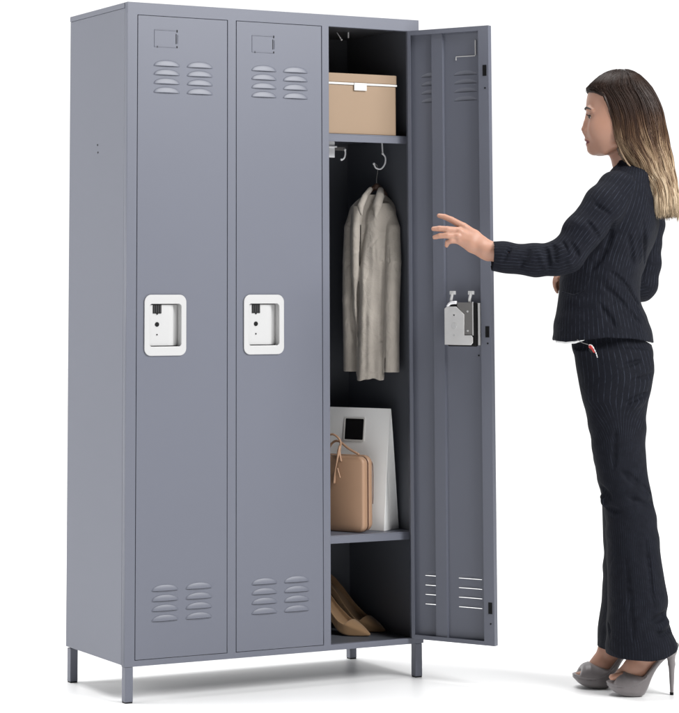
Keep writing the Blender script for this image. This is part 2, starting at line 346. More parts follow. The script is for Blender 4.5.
# ------------------------------------------------------------------ signed-distance modelling
def smin(a, b, k):
    if k <= 0: return np.minimum(a, b)
    h = np.clip(.5+.5*(b-a)/k, 0, 1); return b*(1-h)+a*h - k*h*(1-h)
def smax(a, b, k): return -smin(-a, -b, k)
class Vol:
    def __init__(self, lo, hi, h, axes=None):
        self.lo = np.array(lo, float); self.h = h
        n = np.ceil((np.array(hi)-self.lo)/h).astype(int)+1
        self.ax = axes or [self.lo[i]+h*np.arange(n[i]) for i in range(3)]
        self.n = np.array([len(a) for a in self.ax])
        self.D = np.full(tuple(self.n), .2, np.float32)
    def reg(self, lo, hi, pad):
        a = np.array([np.clip(np.searchsorted(self.ax[i], lo[i]-pad)-1, 0, self.n[i]-1) for i in range(3)])
        b = np.array([np.clip(np.searchsorted(self.ax[i], hi[i]+pad)+2, 1, self.n[i]) for i in range(3)])
        sl = tuple(slice(i, j) for i, j in zip(a, b))
        X, Y, Z = [self.ax[i][a[i]:b[i]].astype(np.float32) for i in range(3)]
        return sl, X[:, None, None], Y[None, :, None], Z[None, None, :]
    def put(self, fn, lo, hi, k=0.0, mode='add', pad=None):
        pad = pad if pad is not None else k*1.2+self.h*4
        sl, X, Y, Z = self.reg(lo, hi, pad)
        if min(s.stop-s.start for s in sl) <= 0: return
        d = fn(X, Y, Z).astype(np.float32); C = self.D[sl]
        self.D[sl] = smin(C, d, k) if mode == 'add' else smax(C, -d, k) if mode == 'sub' else smax(C, d, k)
    def cone(self, a, b, ra, rb, k=.005, mode='add', flat=None):
        a = np.array(a, float); b = np.array(b, float); ab = b-a; L2 = max(ab@ab, 1e-12)
        def fn(X, Y, Z):
            hh = np.clip(((X-a[0])*ab[0]+(Y-a[1])*ab[1]+(Z-a[2])*ab[2])/L2, 0, 1)
            return np.sqrt((X-a[0]-hh*ab[0])**2+(Y-a[1]-hh*ab[1])**2+(Z-a[2]-hh*ab[2])**2)-(ra+(rb-ra)*hh)
        r = max(ra, rb); self.put(fn, np.minimum(a, b)-r, np.maximum(a, b)+r, k, mode)
    def crease(self, a, b, r, k, mode, n=9):
        # a fold laid along the near surface between two points: the depth is found on the surface itself
        P = []; i = 0
        for f in np.linspace(0, 1, n):
            q = a*(1-f)+b*f; ii = [int(np.clip(np.searchsorted(self.ax[j], q[j]), 0, self.n[j]-1)) for j in range(3)]
            c = self.D[ii[0], :, ii[2]]; w = np.where(c < 0)[0]
            if not len(w): continue
            if q[1] <= .03: q[1] = self.ax[1][w[0]]
            else: q[1] = self.ax[1][w[-1]]
            P.append((q, .25+math.sin(math.pi*f)))
        if len(P) < 2: return
        inn = P[0][0][1] <= .03
        for (q, m), (q2, m2) in zip(P, P[1:]):
            r1, r2 = r*min(m, 1), r*min(m2, 1); d = np.array([0, (-1 if inn else 1)*(.55 if mode == 'sub' else -.55), 0])
            self.cone(q+d*r1, q2+d*r2, r1, r2, k*.8 if mode == 'add' else k*.7, mode)
    def chain(self, pts, rs, k=.005, mode='add'):
        for i in range(len(pts)-1): self.cone(pts[i], pts[i+1], rs[i], rs[i+1], k, mode)
    def ell(self, c, r, k=.005, mode='add', rot=0.0):
        c = np.array(c, float); r = np.array(r, float); ca, sa = math.cos(rot), math.sin(rot)
        def fn(X, Y, Z):
            x = (X-c[0])*ca+(Y-c[1])*sa; y = -(X-c[0])*sa+(Y-c[1])*ca; z = Z-c[2]
            k0 = np.sqrt((x/r[0])**2+(y/r[1])**2+(z/r[2])**2); k1 = np.sqrt((x/r[0]**2)**2+(y/r[1]**2)**2+(z/r[2]**2)**2)
            return k0*(k0-1)/np.maximum(k1, 1e-6)
        self.put(fn, c-r.max(), c+r.max(), k, mode)
    def loft(self, L, k=.005, mode='add', off=0.0, zcut=None, nf=2.0):
        def fn(X, Y, Z):
            zz = Z[0, 0]; cs, ct, A, B, N = [a.astype(np.float32)[None, None, :] for a in L.at(zz)]
            A = A+off; B = B+off; x = X-cs; y = Y-ct; cp, sp = math.cos(L.rot), math.sin(L.rot)
            x, y = x*cp+y*sp, -x*sp+y*cp
            ax, ay = np.abs(x/A), np.abs(y/B)
            q = (ax**N+ay**N+1e-9)**(1/N)
            g = np.sqrt((x/A**2)**2+(y/B**2)**2)/np.maximum(np.sqrt(ax**2+ay**2), 1e-5)
            d = (q-1)/np.maximum(g, 1e-5)
            d = np.maximum(d, L.z[0]-off-Z); d = np.maximum(d, Z-L.z[-1]-off)
            return d
        m = np.max(np.abs(L.A))+np.max(L.B)+off
        lo = [np.min(L.s)-m, np.min(L.t)-m, L.z[0]-off]; hi = [np.max(L.s)+m, np.max(L.t)+m, L.z[-1]+off]
        self.put(fn, lo, hi, k, mode)
    def mesh(self):
        D = self.D; S = D < 0; nx, ny, nz = D.shape
        cnt = np.zeros((nx-1, ny-1, nz-1), np.int8)
        for i in (0, 1):
            for j in (0, 1):
                for k in (0, 1): cnt += S[i:nx-1+i, j:ny-1+j, k:nz-1+k]
        act = (cnt > 0) & (cnt < 8); idx = np.argwhere(act)
        ID = np.full(act.shape, -1, np.int32); ID[act] = np.arange(len(idx))
        I, J, K = idx.T; acc = np.zeros((len(idx), 3)); n = np.zeros(len(idx))
        cv = [(i, j, k) for i in (0, 1) for j in (0, 1) for k in (0, 1)]
        val = {c: D[I+c[0], J+c[1], K+c[2]] for c in cv}
        for a in cv:
            for ax in range(3):
                if a[ax] == 0:
                    b = list(a); b[ax] = 1; b = tuple(b); va, vb = val[a], val[b]; m = (va < 0) != (vb < 0)
                    t = np.where(m, va/np.where(m, va-vb, 1), 0)
                    p = np.tile(np.array(a, float), (len(idx), 1)); p[:, ax] += t
                    acc[m] += p[m]; n[m] += 1
        G = idx + acc/n[:, None]; V = np.stack([np.interp(G[:, i], np.arange(self.n[i]), self.ax[i]) for i in range(3)], 1)
        faces = []
        for ax in range(3):
            o1, o2 = (ax+1) % 3, (ax+2) % 3
            sa = [slice(None)]*3; sb = [slice(None)]*3; sa[ax] = slice(0, -1); sb[ax] = slice(1, None)
            a, b = S[tuple(sa)], S[tuple(sb)]
            for fl in (0, 1):
                e = np.argwhere(a & ~b if fl == 0 else ~a & b)
                e = e[(e[:, o1] > 0) & (e[:, o2] > 0) & (e[:, o1] < D.shape[o1]-1) & (e[:, o2] < D.shape[o2]-1)]
                if not len(e): continue
                def g(d1, d2):
                    q = e.copy(); q[:, o1] -= d1; q[:, o2] -= d2; return ID[q[:, 0], q[:, 1], q[:, 2]]
                quad = np.stack([g(1, 1), g(0, 1), g(0, 0), g(1, 0)], 1)
                faces.append(quad if fl == 0 else quad[:, ::-1])
        return V, np.concatenate(faces)
def seg_axis(x0, *segs):
    out = [x0]
    for x1, h in segs:
        n = max(1, int(round((x1-out[-1])/h))); out += list(np.linspace(out[-1], x1, n+1)[1:])
    return np.array(out)
class Loft:
    """rows: (v, uFront, uBack, B, tc[, n]) measured against frame fr; silhouettes in s, half width B in t"""
    def __init__(self, fr, rows, rot=0.0, n=2.0):
        R = []
        for r in rows:
            v, uf, ub, B = r[:4]; tc = r[4] if len(r) > 4 else 0.0; nn = r[5] if len(r) > 5 else n
            a = fr.p(uf, v, tc); b = fr.p(ub, v, tc); hw = (b[0]-a[0])/2
            A = math.sqrt(max(hw**2-(B*math.sin(rot))**2, 1e-5))/math.cos(rot)
            R.append(((a[2]+b[2])/2, (a[0]+b[0])/2, tc, A, B, nn))
        R.sort(); R = np.array(R); self.rot = rot
        self.z, self.s, self.t, self.A, self.B, self.N = R.T
        zi = np.linspace(self.z[0], self.z[-1], 400)
        def sm(y):      # monotone-ish cubic through the rows
            m = np.gradient(y, self.z); out = np.interp(zi, self.z, y); k = np.clip(np.searchsorted(self.z, zi)-1, 0, len(y)-2)
            h = self.z[k+1]-self.z[k]; t = (zi-self.z[k])/h
            return (2*t**3-3*t**2+1)*y[k]+(t**3-2*t**2+t)*h*m[k]+(-2*t**3+3*t**2)*y[k+1]+(t**3-t**2)*h*m[k+1]
        self.tab = (zi, [sm(y) for y in (self.s, self.t, self.A, self.B, self.N)])
    def at(self, z): return [np.interp(z, self.tab[0], y) for y in self.tab[1]]
def vol_obj(name, vol, material, parent, attrs=None, smooth_it=0):
    V, Q = vol.mesh()
    if smooth_it:
        for _ in range(smooth_it):
            acc = np.zeros_like(V); n = np.zeros(len(V))
            for a, b in ((0, 1), (1, 2), (2, 3), (3, 0)):
                np.add.at(acc, Q[:, a], V[Q[:, b]]); np.add.at(n, Q[:, a], 1)
                np.add.at(acc, Q[:, b], V[Q[:, a]]); np.add.at(n, Q[:, b], 1)
            V = .5*V+.5*acc/np.maximum(n, 1)[:, None]
    me = bpy.data.meshes.new(name); me.vertices.add(len(V)); me.vertices.foreach_set('co', V.astype(np.float32).ravel())
    me.loops.add(Q.size); me.loops.foreach_set('vertex_index', Q.ravel().astype(np.int32))
    me.polygons.add(len(Q)); me.polygons.foreach_set('loop_start', np.arange(0, Q.size, 4, dtype=np.int32)); me.polygons.foreach_set('loop_total', np.full(len(Q), 4, np.int32))
    me.update(calc_edges=True); me.polygons.foreach_set('use_smooth', np.ones(len(Q), bool))
    for k, fn in (attrs or {}).items():
        a = me.attributes.new(k, 'FLOAT', 'POINT'); a.data.foreach_set('value', fn(V).astype(np.float32))
    return link_mesh(name, me, material, parent)

# ------------------------------------------------------------------ things in the open compartment
BOXM = mat('tan_box_board', (.275, .190, .122), rough=.6, bump=.15, bscale=500, var=.03, vscale=8)
WB = mat('white_binding', (.62, .61, .59), rough=.5)
sb = empty('storage_box', (.7175, .18, Z1+.0005)); tag(sb, 'tan lidded storage box with white label tab on the upper shelf', 'box')
hw, y0, y1 = .1195, -.156, .155
obj('body', bx(-hw+.002, hw-.002, y0+.002, y1-.002, 0, .136), BOXM, sb, bevel=.002)
lid = obj('lid', bx(-hw, hw, y0, y1, .1425, .168), BOXM, sb, bevel=.0025)
obj('trim', bx(-hw-.0006, hw+.0006, y0-.0008, y1, .1365, .1423), WB, lid, bevel=.001)
q = at_y(354.5, 82.8, .02); q2 = at_y(367, 91, .02)
obj('label_tab', bx(q[0]-.7175, q2[0]-.7175, y0-.0032, y0-.001, q2[2]-Z1, .1425), WB, sb, bevel=.0008)

# paper carrier bag, wide face to the left, pinched at the top
BAGM = mat('silver_white_paper', (.90, .90, .89), rough=.42, bump=.25, bscale=18, var=.04, vscale=7)
bag = empty('paper_bag', (.806, .056, Z2+.0005), math.atan2(-.88, .47)); tag(bag, 'tall white paper carrier bag with square handle hole on the lower shelf', 'paper bag')
# local: +x along the wide face towards the viewer, +y across the thickness
def bag_mesh():
    bm = bmesh.new(); Wd, T, Hh = .255, .080, .331; n = 16
    def sec(k):
        f = k/n; z = Hh*f; th = T*(1-f)**.9+.004*f; c = T/2
        inw = .010*math.sin(math.pi*min(1, f*1.3)); x0, x1 = -Wd, -.0
        ya, yb = c-th/2, c+th/2
        fold = .020*f**1.2
        return [(x1, ya, z), (x1-.004-fold, c, z), (x1, yb, z), (x0, yb, z), (x0+.004+fold, c, z), (x0, ya, z)]
    R = [[bm.verts.new(p) for p in sec(k)] for k in range(n+1)]
    for a, b in zip(R, R[1:]):
        for i in range(6): bm.faces.new((a[i], a[(i+1) % 6], b[(i+1) % 6], b[i]))
    bm.faces.new(R[0][::-1]); return bm
bb = obj('body', bag_mesh(), BAGM, bag, bevel=.0008)
# the window: frame and dark square, laid on the leaning wide face
bm = plate(rrect(0, 0, .068, .066, .004), [rrect(0, 0, .060, .058, .003)], -.0012, .0002, .0003)
fr = obj('handle_trim', bm, WB, bag); bm = plate(rrect(0, 0, .0605, .0585, .003), [], -.0007, .0001); hd = obj('handle_hole', bm, DARKM, fr)
fr.rotation_euler = (-.129, 0, 0); fr.location = (-.112, .0287, .272)

# tan handbag
HB = mat('tan_leather', (.40, .245, .155), rough=.42, bump=.3, bscale=700, var=.04, vscale=12)
HBD = mat('brown_piping', (.10, .045, .028), rough=.5)
hbag = empty('handbag', (.729, .036, Z2+.0005), math.atan2(-.88, .47)); tag(hbag, 'small tan leather handbag with knotted handle in front of the paper bag', 'handbag')
def rbox(x0, x1, y0, y1, z0, z1, r, b):
    return plate([(x, z) for x, z in rrect((x0+x1)/2, (z0+z1)/2, x1-x0, z1-z0, r, 8)], [], y0, y1, b)
obj('body', rbox(-.19, 0, 0, .026, 0, .205, .020, .006), HB, hbag, smooth=True)
obj('gusset', rbox(-.19, .0, .0275, .052, .002, .207, .022, .008), HB, hbag, smooth=True)
bm = plate(rrect(-.095, .1025, .1895, .2045, .0205, 8), [rrect(-.095, .1025, .185, .200, .019, 8)], .0255, .0280, .0005); obj('piping', bm, HBD, hbag)
bm = bmesh.new(); tube(bm, cat_rom([(-.03, .048, .206), (-.004, .0495, .190), (.0008, .0495, .16), (.0008, .049, .10), (.0, .049, .075)], 6), .0012, 6); obj('zip', bm, HBD, hbag)
bm = bmesh.new(); tube(bm, cat_rom([(-.150, .012, .200), (-.135, .012, .245), (-.105, .010, .262), (-.080, .010, .245), (-.078, .004, .215), (-.070, -.002, .19)], 8), .0030, 8)
tube(bm, cat_rom([(-.140, .03, .203), (-.12, .03, .235), (-.095, .026, .243), (-.06, .020, .225), (-.025, .02, .209)], 8), .0034, 8); obj('handle', bm, HB, hbag, smooth=True)
bm = bmesh.new(); tube(bm, cat_rom([(-.078, .004, .232), (-.079, -.006, .20), (-.086, -.008, .16), (-.090, -.007, .13)], 8), [.0030+.0012*math.sin(i*.35) for i in range(25)], 8)
tube(bm, cat_rom([(-.079, -.006, .172), (-.074, -.008, .160), (-.070, -.007, .146)], 8), .0022, 8); obj('knot', bm, HB, hbag, smooth=True)

# pumps on the compartment floor
SUEDE = mat('tan_suede', (.27, .160, .078), rough=.85, bump=.4, bscale=900, var=.10, vscale=30, sheen=.25)
LIN = mat('pale_insole', (.50, .32, .18), rough=.6)
def pump(name, toe, label):
    r = empty(name, (toe[0], toe[1], ZB+.0105), -YAW-.62); tag(r, label, 'shoe', 'pair of tan pumps')
    L = .210; v = Vol((-L-.02, -.05, -.005), (.01, .05, .215), .0016)
    xs = -np.array([.21, .185, .155, .12, .085, .06, .03, 0])
    ztop = np.array([.172, .154, .124, .084, .054, .044, .028, .007]); zbt = np.array([.112, .106, .084, .044, .009, .001, .0005, .0015])
    wd = np.array([.018, .0235, .0245, .028, .035, .034, .021, .0035])
    xi = np.linspace(-L, 0, 80); k = np.array([1, 4, 6, 4, 1])/16
    sm = lambda y: np.convolve(np.pad(np.interp(xi, xs, y), 4, mode='edge'), np.ones(9)/9, 'valid')
    ztop, zbt, wd = sm(ztop), sm(zbt), sm(wd)
    def slab(off, lo=0):
        def fn(X, Y, Z):
            x = X[:, 0, 0]; a = np.interp(x, xi, ztop)[:, None, None]; b = np.interp(x, xi, zbt)[:, None, None]; w = np.interp(x, xi, wd)[:, None, None]-off
            rr = np.clip(Y/np.maximum(w, .002), -1.3, 1.3)
            top = a-off-.30*(a-b)*rr**2
            d = smax(smax(Z-top, b+lo-Z, .003), (np.abs(Y)-w), .004)
            return smax(d, np.maximum(-L-X-.002+off, X-.001), .01)*.72
        return fn
    v.put(slab(0), (-L-.01, -.05, -.004), (.01, .05, .21))
    v.put(lambda X, Y, Z: np.maximum(slab(.0022, .006)(X, Y, Z-.0) if False else smax(np.abs(Y)-(np.interp(X[:, 0, 0], xi, wd)-.0025)[:, None, None], (np.interp(X[:, 0, 0], xi, zbt)+.010)[:, None, None]-Z, .004), np.maximum((X+.064-.45*(Z-.035))*.9, -L-X+.004)), (-L, -.05, 0), (-.02, .05, .21), 0.003, 'sub')
    v.cone((-L+.013, 0, .120), (-L+.006, 0, .006), .0150, .0050, .006)
    v.put(lambda X, Y, Z: -Z-.0003, (-L-.02, -.05, -.005), (.01, .05, .0), 0, 'cut')
    s = vol_obj('upper', v, SUEDE, r, {'inner': lambda V: np.clip((V[:, 2]-0) * 0, 0, 1)}, 1)
    return r
pump('pump', (.790, .105), 'tan suede high-heeled pump lying nearer the compartment opening')
pump('pump', (.866, .150), 'tan suede high-heeled pump standing deeper in the compartment')

# shirt on a hanger
CF = Frame((.742, .19, 0)); CROT = -YAW
COATM = mat('beige_linen', (.37, .335, .295), rough=.9, bump=.8, bscale=350, var=.16, vscale=22, sheen=.2)
crumple(COATM, 26, .75)
hang = empty('clothes_hanger', (.742, .19, 0), CROT); tag(hang, 'dark wooden clothes hanger with wire hook inside the beige shirt', 'hanger')
WOOD = mat('dark_wood', (.06, .030, .020), rough=.4)
P = CF.p
bm = bmesh.new(); tube(bm, cat_rom([P(373.6, 166.5), P(375.2, 164.2), P(377.4, 166.2), P(377.6, 172), P(376.6, 178), P(376.4, 185)], 6), .0014, 8); obj('hook', bm, STEELD, hang, smooth=True)
bm = bmesh.new(); tube(bm, cat_rom([P(356, 212, .010), P(363, 202, .006), P(370, 192, .002), P(376.5, 186.5), P(383, 191), P(387, 200, .004), P(390, 212, .006)], 6), .0065, 8); obj('bar', bm, WOOD, hang, smooth=True)
bm = bmesh.new(); bmesh.ops.create_uvsphere(bm, u_segments=12, v_segments=8, radius=.011, matrix=Matrix.Translation(Vector(P(376.6, 187)))); obj('neck', bm, WOOD, hang, smooth=True)
lo = P(335, 388); hi = P(408, 185)
v = Vol((lo[0], -.10, lo[2]), (hi[0], .10, hi[2]), .0018)
back = Loft(CF, [(195, 364, 386, .030, .012), (200, 357.5, 391, .036, .012), (207, 351, 396, .042, .012), (225, 350, 396.5, .044, .012), (260, 351, 395, .042, .012), (300, 353, 393, .042, .012), (340, 354.5, 392, .044, .012), (374, 356, 391, .046, .012)], n=2.4)
pan = Loft(CF, [(203, 372, 390, .022, -.022), (210, 368, 394, .026, -.024), (230, 365, 395, .026, -.024), (260, 361, 394, .026, -.026), (300, 359, 393, .028, -.026), (340, 358, 392, .030, -.028), (379.5, 357, 391.5, .032, -.028)], n=2.6)
lp = Loft(CF, [(206, 352, 363, .020, -.012), (230, 351, 361, .024, -.014), (260, 350, 359.5, .024, -.014), (300, 352, 358.5, .024, -.012), (376, 356, 360, .024, -.012)], n=2.6)
v.loft(back); v.loft(pan, .002); v.loft(lp, .004)
def folds(X, Y, Z):
    w = .0022*np.sin(X*105+5*Z+1.6*np.sin(Z*11)+3*Y)+.0011*np.sin(X*230-11*Z+1.0)+.0010*np.sin(Z*60+X*40)
    return w*np.clip((1.36-Z)/.25, 0.15, 1)
sl, X, Y, Z = v.reg((lo[0], -.1, lo[2]), (hi[0], .1, hi[2]), 0); v.D[sl] += folds(X, Y, Z)
ls = [P(355.5, 210, .006), P(351.5, 228, .012), P(350, 262, .010), P(349.3, 300, .008), P(350, 340, .006), P(350.6, 372, .004)]
v.chain(ls, [.016, .0205, .0205, .0195, .0190, .0200], .002)
rs = [P(389.5, 212, -.024), P(393, 228, -.042), P(393.6, 262, -.056), P(392.2, 300, -.060), P(391.4, 340, -.062), P(391, 374, -.062)]
v.chain(rs, [.016, .0200, .0215, .0215, .0220, .0235], .0012)
# sleeve folds
for (a, b) in (((387, 250, -.068), (385.5, 262, -.07)), ((353, 262, -.012), (353, 330, -.014)), ((375, 240, -.055), (373.5, 370, -.062)), ((366, 280, -.055), (365, 372, -.062)), ((382, 262, -.054), (381, 340, -.060))):
    v.cone(P(*a), P(*b), .0035, .0050, .006, 'sub')
# cuffs hollow, hems cut
zc = P(391, 371.5)[2]; v.put(lambda X, Y, Z: np.maximum(np.maximum(Z-zc, -.2-Z*0), np.minimum(P(383, 371)[0]-X, 0)*0+np.where((X > P(382.5, 371)[0]) | (X < P(356.3, 371)[0]), -.01, .02)), (lo[0], -.1, lo[2]), (hi[0], .1, zc+.01), 0, 'sub')
v.cone(P(391, 384, -.062), P(391.2, 360, -.062), .019, .019, .002, 'sub'); v.cone(P(350.6, 384, .004), P(350.4, 362, .004), .016, .016, .002, 'sub')
v.cone(P(374, 392, -.0), P(374, 364, -.0), .026, .026, .01, 'sub')
# collar
v.chain([P(370.2, 189.5, -.010), P(364.5, 197, -.040), P(360.5, 206, -.055), P(361.2, 214.5, -.060)], [.0070, .0085, .0095, .0035], .001)
v.chain([P(380.5, 190, -.010), P(379.8, 196, -.040), P(377.3, 205, -.056), P(375.6, 216, -.060)], [.0085, .0125, .0125, .0045], .001)
v.chain([P(370, 190, -.004), P(375, 187.5, .022), P(381, 190, -.004)], [.006, .008, .007], .003)
v.cone(P(371.8, 194, -.034), P(368.0, 218, -.066), .0120, .0035, .002, 'sub')
v.cone(P(360.5, 214, -.062), P(357.2, 377, -.060), .0022, .0028, .001, 'sub')
v.cone(P(383.2, 232, -.068), P(382.4, 372, -.074), .0060, .0085, .002, 'sub')
v.cone(P(358.0, 226, -.020), P(356.6, 372, -.022), .0085, .0095, .002, 'sub')
for a, b in (((388, 240, -.068), (389, 262, -.072)), ((345, 250, -.012), (354, 262, -.012)), ((345, 268, -.012), (353, 262, -.012)), ((364, 300, -.056), (378, 318, -.060)), ((366, 250, -.052), (380, 236, -.052))):
    v.cone(P(*a), P(*b), .0030, .0022, .003, 'sub')
coat = vol_obj('shirt', v, COATM, None, None, 1); coat.location = (.742, .19, 0); coat.rotation_euler = (0, 0, CROT)
tag(coat, 'beige long-sleeved linen shirt hanging open from the wooden hanger', 'shirt')
bm = bmesh.new()
for vv in (232, 262, 293, 324, 353):
    q = P(361.2-(vv-232)*.025, vv, -.054); bmesh.ops.create_cone(bm, cap_ends=True, segments=12, radius1=.0034, radius2=.0034, depth=.0022, matrix=Matrix.Translation(Vector(q)) @ Matrix.Rotation(math.pi/2, 4, 'X'))
bm.free()

#P0#
# ------------------------------------------------------------------ person
GP = np.array([1.2595, -.4357, 0.0]); PF = Frame(GP); p = PF.p
person = empty('person', tuple(GP), -YAW)
tag(person, 'woman with long ombre hair in dark pinstriped suit and platform heels reaching towards the locker', 'person')
SKIN = mat('skin', (.41, .222, .155), rough=.5, bump=.12, bscale=900, var=.05, vscale=30, sss=.25); attr_mask(SKIN, 'lip', (.17, .035, .038))
SUIT = pinstripe('navy_pinstripe', (.0060, .0068, .0110), (.028, .032, .046), .0095, .0011)
TROU = pinstripe('navy_pinstripe_trousers', (.0060, .0068, .0108), (.025, .029, .042), .0100, .0011)
for m_ in (SUIT, TROU): crumple(m_, 28, .5)
WHITE = mat('white_blouse', (.82, .82, .82), rough=.7)
ROT = -.28                                          # the body is turned a little away from the viewer

def skull_rows():
    return [(72, 611, 632, .030), (76, 603, 637, .048), (82, 596, 642, .062), (89, 590, 646, .070), (96, 587.6, 648, .074), (103, 586.6, 649, .0755), (109, 586.4, 649, .076), (114, 587.6, 648.5, .0755),
            (119, 588.6, 648, .0745), (125, 588.9, 646, .072), (131, 589.0, 642, .068), (137, 589.3, 636, .062), (143, 589.9, 628, .056), (149, 590.4, 621, .048), (152, 592, 614, .038), (155, 599, 608, .024)]
body = Vol((-.585, -.27, -.002), (.16, .27, 1.68), .0028,
           axes=(seg_axis(-.56, (-.37, .0021), (-.150, .0042), (.03, .0019), (.16, .004)), seg_axis(-.25, (-.195, .004), (-.140, .0021), (-.060, .0032), (.060, .0021), (.27, .0042)), seg_axis(-.002, (.12, .0026), (1.10, .0055), (1.66, .0019))))
head = Loft(PF, skull_rows(), n=2.15)
body.loft(head, .004)
# neck, torso, hips, legs
body.chain([p(630, 146), p(631, 158), p(635, 172), p(636, 190)], [.050, .0465, .050, .060], .016)
body.chain([p(618, 148, 0), p(625.5, 163, 0), p(629, 172, 0)], [.026, .031, .034], .010)
body.chain([p(633, 200), p(622, 225), p(602, 270), p(600, 300), p(612, 350)], [.050, .062, .066, .070, .080], .03)
body.chain([p(630, 197, -.10), p(632, 197, .10)], [.036, .036], .02)
for sgn in (-1, 1):
    a = -.07*1 if sgn < 0 else .07
    body.chain([p(615, 360, a*.9), p(617, 430, a), p(626, 500, a), p(634 if sgn < 0 else 627, 590, a), p(645 if sgn < 0 else 610, 645, a)], [.066, .054, .042, .040, .028], .02)
# near arm and far arm under the sleeves
body.chain([p(615, 200, -.140), p(566, 257, -.190), p(520, 257, -.185), p(486, 250, -.175)], [.032, .032, .031, .024], .01)
body.chain([p(639, 198, .132), p(646, 228, .162), p(644, 262, .176), p(640, 283, .174), p(621, 289, .163), p(591, 282.5, .136), p(566, 279, .11)], [.034, .032, .030, .029, .028, .024, .021], .006)
# near hand, back of the hand to the viewer
T0 = -.170
wr = [p(488, 246.5, -.170), p(488, 249.5, -.172), p(488, 252, -.172), p(488, 254.5, -.170)]
kn = [p(463.5, 226.5, -.156), p(458.8, 231, -.166), p(457, 236, -.170), p(458.5, 240.8, -.168)]
for a, b, r1, r2 in zip(wr, kn, (.0165, .0185, .0185, .0165), (.0105, .0108, .0102, .0092)):
    m_ = a*.45+b*.55; body.chain([a, m_, b], [r1, .0140, r2], .007)
fing = [([kn[0], p(451.5, 219.8, -.152), p(444.5, 216.8, -.148), p(439.0, 215.6, -.146)], [.0098, .0082, .0074, .0060]),
        ([kn[1], p(447.5, 229.4, -.172), p(439.5, 228.6, -.170), p(433.4, 228.8, -.166)], [.0100, .0086, .0076, .0060]),
        ([kn[2], p(447.5, 235.4, -.176), p(440, 235.8, -.172), p(434.5, 237.2, -.166)], [.0096, .0082, .0072, .0058]),
        ([kn[3], p(451.5, 240.6, -.172), p(447.5, 242.4, -.164), p(446.6, 245.6, -.156)], [.0086, .0074, .0066, .0054])]
for P_, R_ in fing: body.chain(P_, R_, .0016)
body.chain([p(480, 246, -.158), p(470, 242, -.128), p(461, 238.5, -.108), p(453, 235, -.098)], [.0165, .0125, .0095, .0068], .005)   # thumb on the far side
for k_ in kn: body.ell(k_+np.array([.001, -.0085, .001]), (.006, .004, .005), .005)
# far hand at the waist
fk = [p(562, 277, .106), p(557.5, 278, .098), p(556.5, 282, .096), p(556.8, 286, .096)]
body.chain([p(570, 279, .112), p(558.5, 278.5, .098)], [.019, .013], .006); body.chain([p(570, 280, .112), p(559, 284, .098)], [.018, .012], .006)
for dv, du in ((275, 0), (279, -1.2), (283, -.8), (286.8, .8)):
    body.chain([p(560+du, dv, .096), p(555.6+du, dv+2, .088), p(556.4+du, dv+5.5, .080)], [.0075, .0066, .0052], .002)
body.chain([p(567, 277, .092), p(561, 276, .080), p(557.5, 279, .074)], [.010, .008, .006], .003)
# face
body.chain([p(588.8, 111.5), p(588.0, 116.5), p(586.2, 123.0), p(583.4, 129.2)], [.0052, .0048, .0054, .0060], .008)
body.chain([p(594.0, 113), p(592.8, 121), p(591.6, 130)], [.0085, .0115, .0130], .016)
body.chain([p(595, 136), p(594.6, 146)], [.0180, .0170], .024)
for s_ in (-1, 1):
    body.ell(p(587.2, 131.2, s_*.0092), (.0062, .0052, .0046), .004)
    body.ell(p(604, 128, s_*.036), (.038, .0190, .036), .030)                # cheek
    body.ell(p(586.9, 115.8, s_*.034), (.0080, .0130, .0070), .009, 'sub')
    body.ell(p(592.9, 116.6, s_*.0305), (.0121, .0121, .0121), .0020)
    body.ell(p(588.2, 116.9, s_*.0330), (.0066, .0130, .0046), .0012, 'sub')
    body.chain([p(589.2, 109.6, s_*.015), p(588.8, 108.8, s_*.030), p(592.5, 110.6, s_*.044)], [.0045, .0045, .0035], .010)
body.chain([p(584.6, 132.6), p(587, 136.8)], [.0050, .0052], .005)
body.chain([p(590.6, 141.0, -.021), p(587.4, 139.7, -.008), p(587.0, 139.6, 0), p(587.4, 139.7, .008), p(590.6, 141.0, .021)], [.0026, .0056, .0062, .0056, .0026], .0030)
body.chain([p(591, 142.0, -.019), p(588.8, 143.9, -.008), p(588.5, 144.2, 0), p(588.8, 143.9, .008), p(591, 142.0, .019)], [.0026, .0060, .0066, .0060, .0026], .0030)
body.chain([p(592.2, 141.9, -.0225), p(586.0, 141.9, -.008), p(585.4, 141.9, 0), p(586.0, 141.9, .008), p(592.2, 141.9, .0225)], [.0012]*5, .0022, 'sub')
body.ell(p(593.0, 150.4), (.0130, .0165, .0110), .008)
body.chain([p(594, 151.6, -.012), p(605, 151.2, -.038), p(616, 145, -.055)], [.0065, .0070, .0090], .014)
body.chain([p(594, 151.6, .012), p(605, 151.2, .038), p(616, 145, .055)], [.0065, .0070, .0090], .014)
